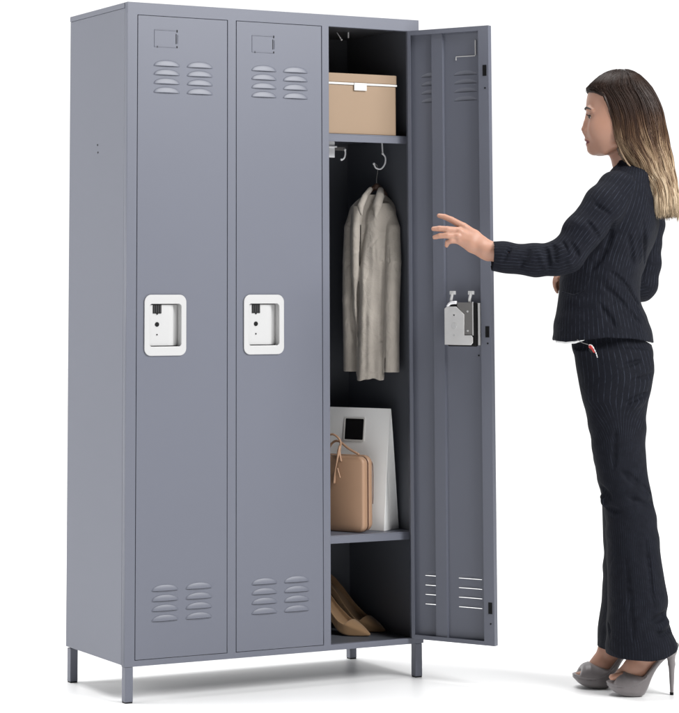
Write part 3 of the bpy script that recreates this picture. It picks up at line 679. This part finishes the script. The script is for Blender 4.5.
# feet on the platforms: heel high, ball low
def foot(du, dv, t):
    q = lambda u, v, tt=0: p(u+du, v+dv, t+tt)
    body.chain([q(648, 638), q(643.5, 652), q(634, 667), q(622, 675)], [.026, .0265, .024, .0165], .012)
    body.chain([q(648, 638), q(662, 647)], [.024, .020], .014)
    body.chain([q(662, 647), q(640, 668), q(624, 676)], [.019, .021, .016], .012)
    for k, (uu, tt, r) in enumerate(((612.2, -.021, .0082), (611.6, -.006, .0072), (612.6, .007, .0068), (614.4, .018, .0064), (617, .028, .006))):
        if t > 0: tt = -tt
        body.cone(q(622, 675.5, tt*.9), q(uu, 677.2, tt), .0095, r, .003)
NT, FT = -.060, .060
foot(0, 0, NT); foot(-34, -2.5, FT)
def lipmask(V):
    c = p(588, 142)
    e = ((V[:, 0]-c[0])/.0140)**2+((V[:, 1])/.0215)**2+((V[:, 2]-c[2])/(.0108-.28*np.abs(V[:, 1])))**2
    return np.clip((1.15-e)*3.5, 0, 1)
vol_obj('body', body, SKIN, person, {'lip': lipmask}, 1)
del body
# eyes, lashes, brows
EYE = mat('eye_white', (.70, .66, .63), rough=.15); IRIS = mat('iris', (.035, .018, .010), rough=.1); HAIRD = mat('brow_hair', (.020, .012, .009), rough=.6)
for s_ in (-1, 1):
    c = p(592.9, 116.6, s_*.0305)
    bm = bmesh.new(); bmesh.ops.create_uvsphere(bm, u_segments=24, v_segments=16, radius=.0110, matrix=Matrix.Translation(Vector(c))); e = obj('eye', bm, EYE, person, smooth=True)
    g = Vector((-1, s_*.12, -.08)).normalized(); bm = bmesh.new()
    bmesh.ops.create_uvsphere(bm, u_segments=20, v_segments=12, radius=.0064, matrix=Matrix.Translation(Vector(c)+g*.0063)); obj('iris', bm, IRIS, e, smooth=True)
    lid = []; low = []
    for k in range(9):
        a = math.radians(-52+104*k/8); rr = .0124
        d_ = Vector((-math.cos(a)*math.cos(.27), math.sin(a)*s_, math.sin(.27))); lid.append(Vector(c)+d_*rr+Vector((0, 0, -.0022*(abs(k-4)/4)**2)))
        d_ = Vector((-math.cos(a)*math.cos(.24), math.sin(a)*s_, -math.sin(.24))); low.append(Vector(c)+d_*rr+Vector((0, 0, .0022*(abs(k-4)/4)**2)))
    bm = bmesh.new(); tube(bm, lid, [.0010]+[.0020]*7+[.0012], 6); tube(bm, low, [.0003]+[.0006]*7+[.0003], 5)
    for k in range(9):
        tube(bm, [lid[k], lid[k]+(lid[k]-Vector(c))*.45+Vector((0, 0, .0008)), lid[k]+(lid[k]-Vector(c))*.62+Vector((0, 0, .003))], [.0005, .0004, .0001], 4)
    obj('eyelash', bm, HAIRD, person)
    bm = bmesh.new(); tube(bm, cat_rom([p(585.3, 109.8, s_*.010), p(585.4, 108.6, s_*.022), p(587.0, 107.6, s_*.035), p(590.8, 109.2, s_*.049)], 5), [.0016+.0016*math.sin(math.pi*k/15) for k in range(16)], 6)
    obj('eyebrow', bm, HAIRD, person)

# ---- jacket
J = Vol((-.40, -.275, .86), (.16, .275, 1.45), .0029)
jrows = [(159, 620, 646, .058, 0), (164, 616, 651, .066, 0), (170, 611, 655, .090, 0), (176, 606, 657, .125, 0), (184, 600, 658, .150, 0), (194, 594, 659.5, .160, 0), (206, 586, 660.5, .163, 0), (222, 574, 660, .162, 0),
         (238, 566, 656, .155, 0), (255, 561.5, 649, .146, 0), (272, 560.5, 643, .139, 0), (288, 559.5, 640, .138, 0), (302, 557.5, 641, .144, 0), (318, 554.5, 647.5, .156, 0), (334, 552.5, 652.5, .167, 0), (352, 551, 656, .174, 0)]
jl = Loft(PF, jrows, rot=ROT, n=2.25)
J.loft(jl)
near_c = [p(617, 189, -.135), p(604, 206, -.165), p(583, 232, -.190), p(566.5, 255, -.200), p(556, 259, -.200), p(535, 260, -.196), p(505, 257.3, -.186), p(480, 255, -.178)]
near_r = [.050, .0535, .0490, .0440, .0425, .0410, .0385, .0380]
J.chain(near_c, near_r, .014)
far_c = [p(640, 192, .135), p(647, 225, .165), p(645, 262, .180), p(641, 285, .178), p(622, 290, .165), p(590, 283, .135), p(571, 280, .115)]
far_r = [.050, .046, .042, .042, .040, .036, .034]
J.chain(far_c, far_r, .014)
# folds: grooves and soft ridges
G_ = [((611, 272, -.15), (628, 285, -.14), .006), ((628, 285, -.14), (640, 304, -.10), .007), ((604, 286, -.15), (622, 300, -.15), .006), ((622, 300, -.15), (640, 322, -.12), .007), ((600, 303, -.16), (616, 326, -.17), .006),
      ((641, 216, -.13), (648, 262, -.10), .009), ((630, 235, -.165), (636, 262, -.15), .007), ((614, 222, -.18), (607, 250, -.17), .008), ((607, 250, -.17), (592, 270, -.155), .008),
      ((571, 243, -.240), (579, 256, -.246), .006), ((553, 245, -.232), (556, 262, -.242), .006), ((545, 247, -.230), (549, 266, -.236), .005), ((563, 242, -.232), (568, 262, -.245), .005),
      ((530, 248, -.230), (520, 268, -.224), .005), ((588, 222, -.238), (600, 238, -.228), .005), ((596, 205, -.222), (610, 214, -.222), .005), ((512, 246, -.222), (502, 262, -.222), .004),
      ((650, 250, .13), (646, 270, .15), .006), ((652, 262, .14), (648, 284, .15), .005)]
for a, b, r in G_: J.crease(p(*a), p(*b), r, .010, 'sub')
R_ = [((606, 279, -.150), (630, 295, -.145), .004), ((628, 292, -.14), (646, 322, -.09), .004), ((612, 296, -.158), (636, 326, -.13), .004), ((560, 246, -.235), (572, 266, -.240), .0035), ((536, 247, -.233), (546, 270, -.236), .003), ((638, 214, -.12), (642, 262, -.12), .005)]
for a, b, r in R_: J.crease(p(*a), p(*b), r, .012, 'add')
# patch pocket flap
pk = [p(561.5, 292, -.085), p(574, 295.5, -.125), p(585, 291, -.148), p(588.5, 281, -.152)]
J.chain(pk, [.0022, .0030, .0030, .0022], .0015)
sl, X, Y, Z = J.reg((-.5, -.3, .8), (.2, .3, 1.5), 0)
J.D[sl] += (.0010*np.sin(34*X+70*Z+1.5*np.sin(40*Z+Y*20))+.0006*np.sin(90*X-40*Z+30*Y)).astype(np.float32)
# hem, cuffs, neck opening
hem_u = np.array([548, 553, 560, 575, 597, 625, 656]); hem_v = np.array([333, 340.5, 341.2, 339.0, 336.5, 338, 343.5])
hx_ = np.array([p(a, b)[0] for a, b in zip(hem_u, hem_v)]); hz_ = np.array([p(a, b)[2] for a, b in zip(hem_u, hem_v)])
J.put(lambda X, Y, Z: np.interp(X[:, 0, 0], hx_, hz_)[:, None, None]-Z+0*Y, (-.4, -.275, .86), (.16, .275, 1.0), .002, 'cut', pad=0)
J.loft(Loft(PF, [(r[0], r[1]+3, r[2]-3, r[3]-.010, 0) for r in jrows if r[0] > 325], rot=ROT, n=2.25), .002, 'sub')
cu = p(484.6, 255)[0]; J.put(lambda X, Y, Z: cu-X+(Z-p(484, 255)[2])*.06+0*Y, (-.4, -.275, 1.0), (cu+.03, .0, 1.3), .003, 'cut')
J.cone(p(470, 254, -.177), p(505, 257, -.186), .0345, .034, .003, 'sub')
J.cone(p(560, 279, .108), p(580, 281, .125), .030, .030, .003, 'sub')
J.chain([p(628, 146), p(631, 162, .0)], [.052, .0500], .004, 'sub')
# collar standing at the nape and falling over the shoulder
J.chain([p(620.5, 161.5, -.030), p(628, 163.5, -.056), p(640, 163, -.052), p(648, 162, -.02), p(650, 162, .02)], [.0060, .0075, .0085, .008, .006], .004)
J.chain([p(619.5, 164, -.040), p(612, 176, -.082), p(603, 192, -.105)], [.006, .0065, .005], .004)
def sdist(V, pts):
    best = np.full(len(V), 9.); ang = np.zeros(len(V))
    for a, b in zip(pts, pts[1:]):
        ab = b-a; h = np.clip(((V-a)@ab)/(ab@ab), 0, 1); d = V-a-h[:, None]*ab; r = np.linalg.norm(d, axis=1); m = r < best
        ax = ab/np.linalg.norm(ab); e1 = np.cross(ax, [0, 1, 0]); e1 /= np.linalg.norm(e1); e2 = np.cross(ax, e1)
        best[m] = r[m]; ang[m] = np.arctan2(d[m]@e1, -(d[m]@e2) if False else (d[m]@e2))
    return best, ang
def jstripe(V):
    A_ = jl.at(V[:, 2]); tor = np.arctan2(V[:, 0]-A_[0], -(V[:, 1]-A_[1]))*.125
    dn, an = sdist(V, near_c); df, af = sdist(V, far_c)
    x, y = V[:, 0]-A_[0], V[:, 1]-A_[1]; q = (np.sqrt((x/A_[2])**2+(y/A_[3])**2)-1)*.11
    out = tor.copy(); mn = (dn-.046 < q-.004) & (dn < df); out[mn] = an[mn]*.046
    mf = (df-.043 < q-.004) & ~mn & (df < dn); out[mf] = af[mf]*.046
    return out+1.0
vol_obj('jacket', J, SUIT, person, {'stripe': jstripe}, 1); del J
# ---- blouse tail under the jacket
Bv = Vol((-.24, -.2, .85), (.13, .2, 1.0), .003)
brow = [(r[0], r[1]+3.5, r[2]-2.0, r[3]-.0055, 0) for r in jrows if r[0] > 330]
Bv.loft(Loft(PF, brow, rot=ROT, n=2.25))
bu = np.array([545, 553, 560, 568, 576, 586, 620, 634, 645, 656]); bv = np.array([338, 342.3, 343.3, 342.6, 339.5, 332, 332, 337.5, 343.0, 347.2])
bxs = np.array([p(a, b)[0] for a, b in zip(bu, bv)]); bzs = np.array([p(a, b)[2] for a, b in zip(bu, bv)])
Bv.put(lambda X, Y, Z: np.interp(X[:, 0, 0], bxs, bzs)[:, None, None]-Z+0*Y, (-.24, -.2, .85), (.13, .2, 1.0), .0, 'cut', pad=0)
Bv.loft(Loft(PF, [(a, b+3, c-3, d-.008, 0) for a, b, c, d, _ in brow], rot=ROT, n=2.25), .001, 'sub')
vol_obj('blouse', Bv, WHITE, person, None, 1)
# ---- trousers
Tv = Vol((-.24, -.20, .085), (.145, .20, .98), .0031)
hip = Loft(PF, [(318, 572, 645, .135, 0), (332, 570, 649, .138, 0), (345, 571.5, 652.0, .147, 0), (354, 573, 654.5, .160, 0), (362, 575, 655.5, .168, 0), (376, 579, 655, .172, 0), (390, 582, 649, .165, 0), (404, 586, 643, .150, 0), (416, 592, 636, .12, 0)], rot=ROT, n=2.2)
Tv.loft(hip)
nl = Loft(PF, [(350, 574, 652, .070, -.080), (370, 578, 654, .080, -.083), (388, 581.5, 651, .084, -.082), (402, 584, 647, .084, -.080), (420, 587.5, 646, .082, -.078), (450, 592.8, 645, .079, -.075), (478, 597.5, 647.5, .076, -.072), (498, 602.5, 652, .076, -.070), (520, 605.5, 656, .078, -.068), (550, 607, 660, .082, -.066), (580, 608, 664, .086, -.065), (602, 608, 667, .089, -.064), (616, 607.5, 666.5, .091, -.064), (628, 607, 670, .094, -.063), (640, 606.5, 675.5, .096, -.062), (660, 607, 678, .098, -.062)], n=2.2)
fl_ = Loft(PF, [(350, 576, 645, .065, .080), (370, 580, 648, .080, .082), (402, 584.5, 644, .082, .080), (450, 593, 642, .078, .076), (478, 597.5, 644, .075, .072), (498, 601.5, 646, .075, .070), (520, 603.5, 648, .078, .068), (550, 604, 650, .080, .066), (580, 603.3, 652, .084, .065), (602, 602.3, 653, .086, .064), (616, 600.5, 653, .088, .064), (632, 598, 655, .090, .063), (660, 597, 658, .094, .062)], n=2.2)
Tv.loft(nl, .020); Tv.loft(fl_, .020)
GT = [((646, 393, -.12), (625, 404, -.160), .005), ((640, 360, -.12), (622, 366, -.165), .005), ((648, 374, -.08), (626, 383, -.16), .005),
      ((622, 472, -.152), (640, 486, -.13), .007), ((640, 486, -.13), (648, 492, -.08), .007), ((628, 498, -.15), (650, 502, -.09), .007), ((600, 486, -.10), (612, 500, -.14), .006), ((603, 506, -.10), (620, 512, -.145), .005),
      ((666, 612, -.09), (652, 622, -.145), .008), ((672, 628, -.08), (655, 634, -.155), .006), ((606, 590, -.10), (612, 640, -.13), .006), ((626, 560, -.150), (634, 640, -.160), .006), ((616, 430, -.165), (614, 470, -.155), .005),
      ((600, 500, .07), (604, 530, .05), .007), ((601, 570, .03), (600, 600, .03), .006), ((644, 540, -.12), (652, 606, -.12), .006)]
for a, b, r in GT: Tv.crease(p(*a), p(*b), r, .010, 'sub')
RT = [((643, 399, -.11), (628, 409, -.155), .004), ((628, 476, -.150), (646, 496, -.10), .004), ((634, 492, -.148), (652, 508, -.09), .004), ((668, 618, -.08), (658, 630, -.14), .005), ((601, 494, -.06), (606, 506, -.10), .005)]
for a, b, r in RT: Tv.crease(p(*a), p(*b), r, .012, 'add')
sl, X, Y, Z = Tv.reg((-.3, -.25, 0), (.2, .25, 1.0), 0)
Tv.D[sl] += (.0012*np.sin(30*X-60*Z+2*np.sin(25*Z+Y*18))+.0006*np.sin(80*X+45*Z+25*Y)).astype(np.float32)
fu = np.array([590, 597, 612, 640, 655, 668, 677, 690]); fv = np.array([648.5, 649.5, 651.0, 652.2, 650.5, 645.5, 639.5, 636])
fxs = np.array([p(a, b)[0] for a, b in zip(fu, fv)]); fzs = np.array([p(a, b)[2] for a, b in zip(fu, fv)])
Tv.put(lambda X, Y, Z: np.interp(X[:, 0, 0], fxs, fzs)[:, None, None]-Z+0*Y, (-.24, -.2, .085), (.145, .2, .20), .002, 'cut', pad=0)
for L_, sg in ((nl, 0), (fl_, 0)):
    def inner(L_=L_):
        q = Loft(PF, [(600, 600, 640, .08, 0), (660, 600, 640, .08, 0)]); m = L_.z < .135
        q.z, q.s, q.t, q.A, q.B, q.N = L_.z[m], L_.s[m], L_.t[m], L_.A[m]-.0105, L_.B[m]-.0105, L_.N[m]; q.rot = 0
        zi = np.linspace(q.z[0]-.02, q.z[-1], 200); q.z = np.r_[q.z[0]-.02, q.z[1:]]; q.tab = (zi, [np.interp(zi, L_.tab[0], y)-(.0105 if i in (2, 3) else 0) for i, y in enumerate(L_.tab[1])]); return q
    Tv.loft(inner(), .004, 'sub')
def tstripe(V):
    out = np.zeros(len(V)); h = hip.at(V[:, 2])
    a1 = np.arctan2(V[:, 0]-h[0], -V[:, 1])*.105
    for L_, m in ((nl, V[:, 1] < 0), (fl_, V[:, 1] >= 0)):
        c = L_.at(V[:, 2]); q = np.arctan2(V[:, 0]-c[0], -(V[:, 1]-c[1]+.045))*.080
        out[m] = q[m]
    w_ = np.clip((V[:, 2]-.66)/.10, 0, 1); nm = V[:, 1] < .02
    return np.where(nm, out*(1-w_)+a1*w_, out)+1.0
vol_obj('trousers', Tv, TROU, person, {'stripe': tstripe}, 1); del Tv

# ---- platform sandals
SATIN = mat('grey_satin', (.165, .148, .150), rough=.42, bump=.1, bscale=600, sheen=.2, var=.04, vscale=20)
def heel_shoe(du, dv, t, flip):
    q = lambda u, v, tt=0: p(u+du, v+dv, t+tt)
    zoff = q(632, 692.6)[2]-.0006                      # sole sits on the floor
    dz = np.array([0, 0, -zoff])
    o0, o1 = q(604, 694), q(682, 636)
    v = Vol((o0[0], t-.06, -.004), (o1[0], t+.06, o1[2]+.01), .0019)
    def curve(pts): P_ = np.array([q(a, b)+dz for a, b in pts]); return P_[:, 0], P_[:, 2]
    bx_, bz_ = curve([(607, 682), (609, 685.5), (613, 688.6), (620, 691.4), (630, 692.6), (641, 692.4), (645, 688), (649, 678), (654, 668), (660, 660.5), (667, 654), (677, 651)])
    tx_, tz_ = curve([(607, 679), (614, 679.6), (626, 680.4), (636, 677.5), (643, 672.5), (650, 664), (657, 656), (664, 649.5), (670, 646), (677, 644)])
    wx = np.array([q(a, 680)[0] for a in (606.5, 609, 613, 622, 632, 642, 650, 660, 670, 677)]); ww = np.array([.010, .026, .037, .0445, .045, .039, .031, .026, .026, .016])
    kern = lambda y: np.convolve(np.pad(y, 4, mode='edge'), np.ones(9)/9, 'valid')
    xi = np.linspace(wx[0], wx[-1], 120); W_ = kern(np.interp(xi, wx, ww)); Bz = kern(np.interp(xi, bx_, bz_)); Tz = kern(np.interp(xi, tx_, tz_)); Bz = np.maximum(Bz, 0.0004)
    def sole(X, Y, Z):
        x = X[:, 0, 0]; f = lambda y: np.interp(x, xi, y)[:, None, None]
        w_ = f(W_)-.010*np.clip((f(Bz)+.014-Z)/.014, 0, 1)**2
        return smax(smax(f(Bz)-Z, Z-f(Tz), .003), smax(np.abs(Y-t)-w_, np.maximum(xi[0]-X, X-xi[-1]), .004), .004)*.75
    v.put(sole, (o0[0], t-.06, 0), (o1[0], t+.06, o1[2]), 0)
    v.put(lambda X, Y, Z: np.maximum(-(sole(X, Y, Z)+.0016), np.maximum(np.abs(Z-np.interp(X[:, 0, 0], xi, Tz)[:, None, None]+.0060)-.0012, X-q(643, 680)[0])), (o0[0], t-.06, 0), (o1[0], t+.06, o1[2]), .0008, 'sub')
    # vamp band over the toes
    vx, vz = curve([(610, 676.5), (613.5, 672.2), (618, 669.0), (623, 667.3), (630, 669.2), (638, 672.3), (646, 675.5)])
    VW = np.array([.030, .0375, .0420, .0450, .0460, .0445, .040])
    def vamp(X, Y, Z):
        x = X[:, 0, 0]; zt = np.interp(x, vx, vz)[:, None, None]; wv = np.interp(x, vx, VW)[:, None, None]
        zb = np.interp(x, xi, Tz)[:, None, None]-.004; hgt = np.maximum(zt-zb, .004)
        r = np.sqrt((np.abs(Y-t)/wv)**2.4+(np.maximum(Z-zb, 0)/hgt)**2.2+1e-9)
        d = (r-1)*np.minimum(hgt, .03)
        d = smax(d, zb-.002-Z, .002)
        return smax(d, np.maximum(q(611.5, 676)[0]-X+.45*(Z-zb), X-q(645.5, 676)[0]), .002)*.8
    v.put(vamp, (q(609, 680)[0], t-.06, 0), (q(647, 680)[0], t+.06, q(622, 664)[2]), .0015)
    v.ell(q(610.5, 676.0)+dz, (.0135, .024, .0085), .002, 'sub')      # peep toe
    # heel post and counter, slingback strap
    v.chain([q(670.6, 650)+dz, q(671.6, 662)+dz, np.array([q(671.6, 680)[0], t, .0055])], [.0135, .0085, .0046], .006)
    v.chain([q(664, 650, -.022)+dz, q(672, 647, -.018)+dz, q(676.3, 643, 0)+dz, q(672, 647, .018)+dz, q(664, 650, .022)+dz], [.004, .0055, .0065, .0055, .004], .004)
    v.chain([q(662, 655, -.026)+dz, q(659.5, 648, -.029)+dz, q(657, 642, -.030)+dz], [.0045, .0042, .0042], .002)
    v.put(lambda X, Y, Z: -Z+0*X+0*Y, (o0[0], t-.06, -.004), (o1[0], t+.06, .002), 0, 'cut', pad=.004)
    s = vol_obj('sandal', v, SATIN, person, None, 1)
    e = q(671.6, 688)
    bm = bmesh.new(); bmesh.ops.create_cone(bm, cap_ends=True, segments=14, radius1=.0048, radius2=.0050, depth=.007, matrix=Matrix.Translation((q(671.6, 688)[0], t, .0036))); obj('heel_tip', bm, DARKM, s, smooth=False)
    bm = bmesh.new(); Pn = cat_rom([(q(u_, 677)[0], t-(np.interp(q(u_, 677)[0], xi, W_)+.0002), np.interp(q(u_, 677)[0], xi, Tz)-.0030) for u_ in (609.5, 613, 618, 625, 633, 640, 645)], 5)
    tube(bm, Pn, .0011, 5); obj('seam', bm, SATIN, s, smooth=True)
    return s
heel_shoe(0, 0, NT, False); heel_shoe(-34, -2.5, FT, True)

# ---- bracelet
PEARL = mat('pearl', (.75, .72, .68), rough=.2)
bm = bmesh.new()
for k in range(16):
    a = 2*math.pi*k/16; c = p(565.5, 279.5, .104); bmesh.ops.create_icosphere(bm, subdivisions=1, radius=.0032, matrix=Matrix.Translation((c[0]+.004*math.cos(a), c[1]+.0235*math.cos(a), c[2]+.0235*math.sin(a))))
obj('bracelet', bm, PEARL, person, smooth=True)

# ---- keyring hanging at the waistband
RED = mat('red_enamel', (.50, .035, .030), rough=.35)
kc = p(579.5, 341.5, -.135); kr = empty('keyring', tuple(GP), -YAW); tag(kr, 'small red and silver keyring hanging from the trouser waistband under the jacket hem', 'keyring')
bm = bmesh.new(); tube(bm, cat_rom([p(577, 339.5, -.152), p(582, 342.6, -.162), p(588, 344.5, -.168)], 6), .0008, 6); obj('chain', bm, STEELD, kr, smooth=True)
bm = bmesh.new(); c0, c1 = p(589, 344.5, -.170), p(594.6, 352.5, -.171)
tube(bm, [c0, c0*.75+c1*.25, c0*.4+c1*.6, c1], [.002, .0048, .0050, .0020], 8); obj('charm', bm, RED, kr, smooth=True)
bm = bmesh.new(); tube(bm, cat_rom([p(588.6, 345, -.172), p(592, 345.5, -.178), p(595.5, 352, -.174), p(597.4, 357.5, -.173)], 5), [.0007+.0010*(i % 2) for i in range(16)], 6); obj('beads', bm, STEEL, kr)
bm = bmesh.new(); tube(bm, [p(589.2, 349, -.175), p(592.4, 352.6, -.177)], [.0022, .0024], 6); obj('fob', bm, DARKM, kr)

# ---- hair: a cap below and combed strands above
HM = bpy.data.materials.new('ombre_hair'); HM.use_nodes = True; nt = HM.node_tree; b = nt.nodes['Principled BSDF']
a = nt.nodes.new('ShaderNodeAttribute'); a.attribute_name = 'tone'; cr = nt.nodes.new('ShaderNodeValToRGB')
cr.color_ramp.elements[0].position = 0; cr.color_ramp.elements[0].color = (.012, .007, .0055, 1); cr.color_ramp.elements[1].position = 1; cr.color_ramp.elements[1].color = (.54, .43, .30, 1)
for pos, c in ((.28, (.028, .014, .009, 1)), (.5, (.085, .046, .026, 1)), (.75, (.27, .185, .112, 1))):
    e = cr.color_ramp.elements.new(pos); e.color = c
nt.links.new(a.outputs['Fac'], cr.inputs['Fac']); nt.links.new(cr.outputs['Color'], b.inputs['Base Color']); b.inputs['Roughness'].default_value = .42; b.inputs['Specular IOR Level'].default_value = .2
HR = [(69.3, 614, 628, .020, 0, 2), (71, 608, 633, .036, 0, 2), (74, 602, 638, .053, 0, 2), (78, 597, 642, .065, 0, 2.0), (83, 592, 646.5, .073, 0, 2.1), (88, 587.6, 650, .078, 0, 2.2), (92, 588.5, 652, .081, 0, 2.4), (98, 593.5, 655, .083, 0, 2.8),
      (105, 597.5, 657.5, .0845, 0, 3.2), (113, 600.5, 660, .0855, 0, 3.4), (123, 603, 662, .086, 0, 3.4), (135, 604.5, 664.5, .0865, 0, 3.2), (146, 608, 667, .087, 0, 3.0), (156, 615, 669, .087, 0, 2.8), (164, 621, 670.5, .087, 0, 2.6),
      (172, 624, 672, .087, 0, 2.5), (182, 633, 674, .087, 0, 2.4), (195, 638.5, 676, .086, 0, 2.4), (206, 640, 677, .085, 0, 2.4), (216, 640.5, 678, .084, 0, 2.4)]
hl = Loft(PF, HR)
Hv = Vol((-.20, -.105, 1.225), (.16, .105, 1.665), .0030)
Hv.loft(Loft(PF, [q_ for q_ in HR if q_[0] < 210]), 0, 'add', off=-.0040)
fz = p(589, 91)[2]
# keep the face free
Hv.loft(Loft(PF, [(93, 560, 597, .050, 0), (100, 560, 600, .066, 0), (112, 560, 604.5, .085, 0), (125, 560, 607.5, .09, 0), (140, 560, 609, .09, 0), (152, 560, 616, .10, 0), (166, 560, 622, .10, 0)], n=3.0), .003, 'sub')
def mask_nape(V): return np.clip(1.62-V[:, 2], 0, 1)
def tone_z(z): return np.interp(z, [1.25, 1.30, 1.36, 1.42, 1.48, 1.54, 1.66], [.98, .90, .77, .60, .42, .22, .08])
vol_obj('hair', Hv, HM, person, {'tone': lambda V: np.clip(tone_z(V[:, 2])-.20, 0, 1)}, 2); del Hv
hair = [c for c in person.children if c.name.startswith('hair')][0]
nst = 5200; Z0, Z1h = hl.z[0], hl.z[-1]; V = []; Fc = []; TN = []
facex = np.array([p(597, 93)[0], p(602, 104)[0], p(605, 113)[0], p(608, 123)[0], p(611, 140)[0], p(617, 156)[0], p(623, 166)[0], p(632, 175)[0]]); facez = np.array([p(597, 93)[2], p(602, 104)[2], p(605, 113)[2], p(608, 123)[2], p(611, 140)[2], p(617, 156)[2], p(623, 166)[2], p(632, 175)[2]])
NP_ = 26; k3 = np.arange(3)*2*np.pi/3
clump = rng.uniform(-math.pi, math.pi, 260); ctone = rng.normal(0, .075, 260); cend = rng.normal(0, .006, 260); cdep = rng.uniform(-.0015, .0030, 260)
for i in range(nst):
    ci = rng.integers(260); phi = clump[ci]+rng.normal(0, .035); dep = cdep[ci]+rng.uniform(-.0022, .0018)
    if abs(math.sin(phi)) < .0: continue
    zt = Z1h-.0008-abs(rng.normal(0, .012)) if rng.random() < .6 else Z1h-rng.uniform(0, .18)
    zb = Z0+.003+cend[ci]+rng.normal(0, .004) if rng.random() < .85 else Z0+rng.uniform(.01, .12)
    f = np.linspace(0, 1, NP_); z = zt-(zt-zb)*f
    cs, ct, A, B, N_ = hl.at(z)
    ph = phi+.05*np.sin(f*5+ci)*f+.035*np.sin(z*38+ci*.9)*np.clip((1.56-z)/.12, 0, 1)+rng.normal(0, .012)*np.sin(f*9+i)
    c_, s_ = np.cos(ph), np.sin(ph)
    k = (np.abs(c_)**N_+np.abs(s_)**N_)**(-1/N_)
    off = dep*np.clip((zt-z)/.05, 0, 1)+.0030*np.sin(z*55+ci*2.1)*np.clip((1.5-z)/.15, 0, 1)+.0035*np.clip((1.36-z)/.12, 0, 1)*math.sin(ci*1.7)
    x = cs+(A*k+off)*c_; y = ct+(B*k+off)*s_
    fx = np.interp(-z, -facez, facex, left=-9, right=facex[-1])
    bad = (x < fx-.001) & (np.abs(y) < .092)
    # push front strands back along the hairline rather than over the face
    x = np.where(bad, fx+.0015*rng.random()+.004*(np.abs(y)/.08), x)
    if bad.any():
        y = np.where(bad, np.sign(y+1e-6)*np.maximum(np.abs(y), .074*np.clip((1.60-z)/.03, 0, 1)), y)
    if bad.any() and rng.random() < .45: continue
    P3 = np.stack([x, y, z], 1)
    T = np.gradient(P3, axis=0); T /= np.linalg.norm(T, axis=1)[:, None]+1e-9
    nr = np.stack([c_, s_, 0*z], 1); nr -= (nr*T).sum(1)[:, None]*T; nr /= np.linalg.norm(nr, axis=1)[:, None]+1e-9; bt = np.cross(T, nr)
    rad = rng.uniform(.0006, .00115)*np.clip(np.minimum(f*12+.3, (1-f)*9+.12), 0, 1)
    ring = P3[:, None, :]+rad[:, None, None]*(np.cos(k3)[None, :, None]*nr[:, None, :]+np.sin(k3)[None, :, None]*bt[:, None, :]*1.5)
    b0 = len(V)*NP_*3; V.append(ring.reshape(-1, 3))
    idx = np.arange(NP_-1)[:, None]*3; kk = np.arange(3)[None, :]; k2 = (kk+1) % 3
    Fc.append(np.stack([b0+idx+kk, b0+idx+k2, b0+idx+3+k2, b0+idx+3+kk], 2).reshape(-1, 4))
    tn = tone_z(z)+(ctone[ci]+rng.normal(0, .05))*np.clip((1.62-z)/.16, .15, 1.2)+.05*np.sin(z*45+ci)
    TN.append(np.repeat(np.clip(tn, 0, 1), 3))
V = np.concatenate(V); Fc = np.concatenate(Fc); TN = np.concatenate(TN)
me = bpy.data.meshes.new('hair_strands'); me.vertices.add(len(V)); me.vertices.foreach_set('co', V.astype(np.float32).ravel())
me.loops.add(Fc.size); me.loops.foreach_set('vertex_index', Fc.ravel().astype(np.int32)); me.polygons.add(len(Fc))
me.polygons.foreach_set('loop_start', np.arange(0, Fc.size, 4, dtype=np.int32)); me.polygons.foreach_set('loop_total', np.full(len(Fc), 4, np.int32)); me.update(calc_edges=True)
me.polygons.foreach_set('use_smooth', np.ones(len(Fc), bool)); at_ = me.attributes.new('tone', 'FLOAT', 'POINT'); at_.data.foreach_set('value', TN.astype(np.float32))
st_ = link_mesh('strands', me, HM, hair); tag(st_, kind='stuff')
#P1#
# ------------------------------------------------------------------ light
w = bpy.data.worlds.new('World'); scene.world = w; w.use_nodes = True; nt = w.node_tree; N = nt.nodes; L = nt.links
bg = N['Background']; tc = N.new('ShaderNodeTexCoord'); sp = N.new('ShaderNodeSeparateXYZ'); mr = N.new('ShaderNodeMapRange'); mr.interpolation_type = 'SMOOTHSTEP'
mr.inputs['From Min'].default_value = .05; mr.inputs['From Max'].default_value = .60; mr.inputs['To Min'].default_value = .06; mr.inputs['To Max'].default_value = 1.12
L.new(tc.outputs['Generated'], sp.inputs[0]); L.new(sp.outputs['Y'], mr.inputs['Value']); L.new(mr.outputs['Result'], bg.inputs['Strength']); bg.inputs['Color'].default_value = (1, 1, 1, 1)
def area(name, loc, tgt, size, power, col=(1, 1, 1)):
    l = bpy.data.lights.new(name, 'AREA'); l.shape = 'SQUARE'; l.size = size; l.energy = power; l.color = col
    o = bpy.data.objects.new(name, l); COL.objects.link(o); o.location = loc
    o.rotation_euler = (Vector(tgt)-Vector(loc)).to_track_quat('-Z', 'Y').to_euler(); return o
area('softbox_key', (2.6, -4.6, 4.4), (.45, 0, .9), 3.2, 540)
area('softbox_side', (-3.6, 1.6, 1.9), (0, .2, .9), 1.8, 92)
sl_ = bpy.data.lights.new('overhead_floor_fill', 'SUN'); sl_.energy = 2.9; sl_.angle = math.radians(36); so = bpy.data.objects.new('overhead_floor_fill', sl_); COL.objects.link(so); so.rotation_euler = (math.radians(-10), math.radians(-4), 0)  # added light from above that lifts the floor to white
scene.view_settings.view_transform = 'Standard'; scene.view_settings.look = 'None'; scene.view_settings.exposure = 0; scene.view_settings.gamma = 1
scene.render.engine = 'CYCLES'
try:
    scene.cycles.use_denoising = True; scene.cycles.denoiser = 'OPENIMAGEDENOISE'; scene.cycles.max_bounces = 8
except Exception: pass
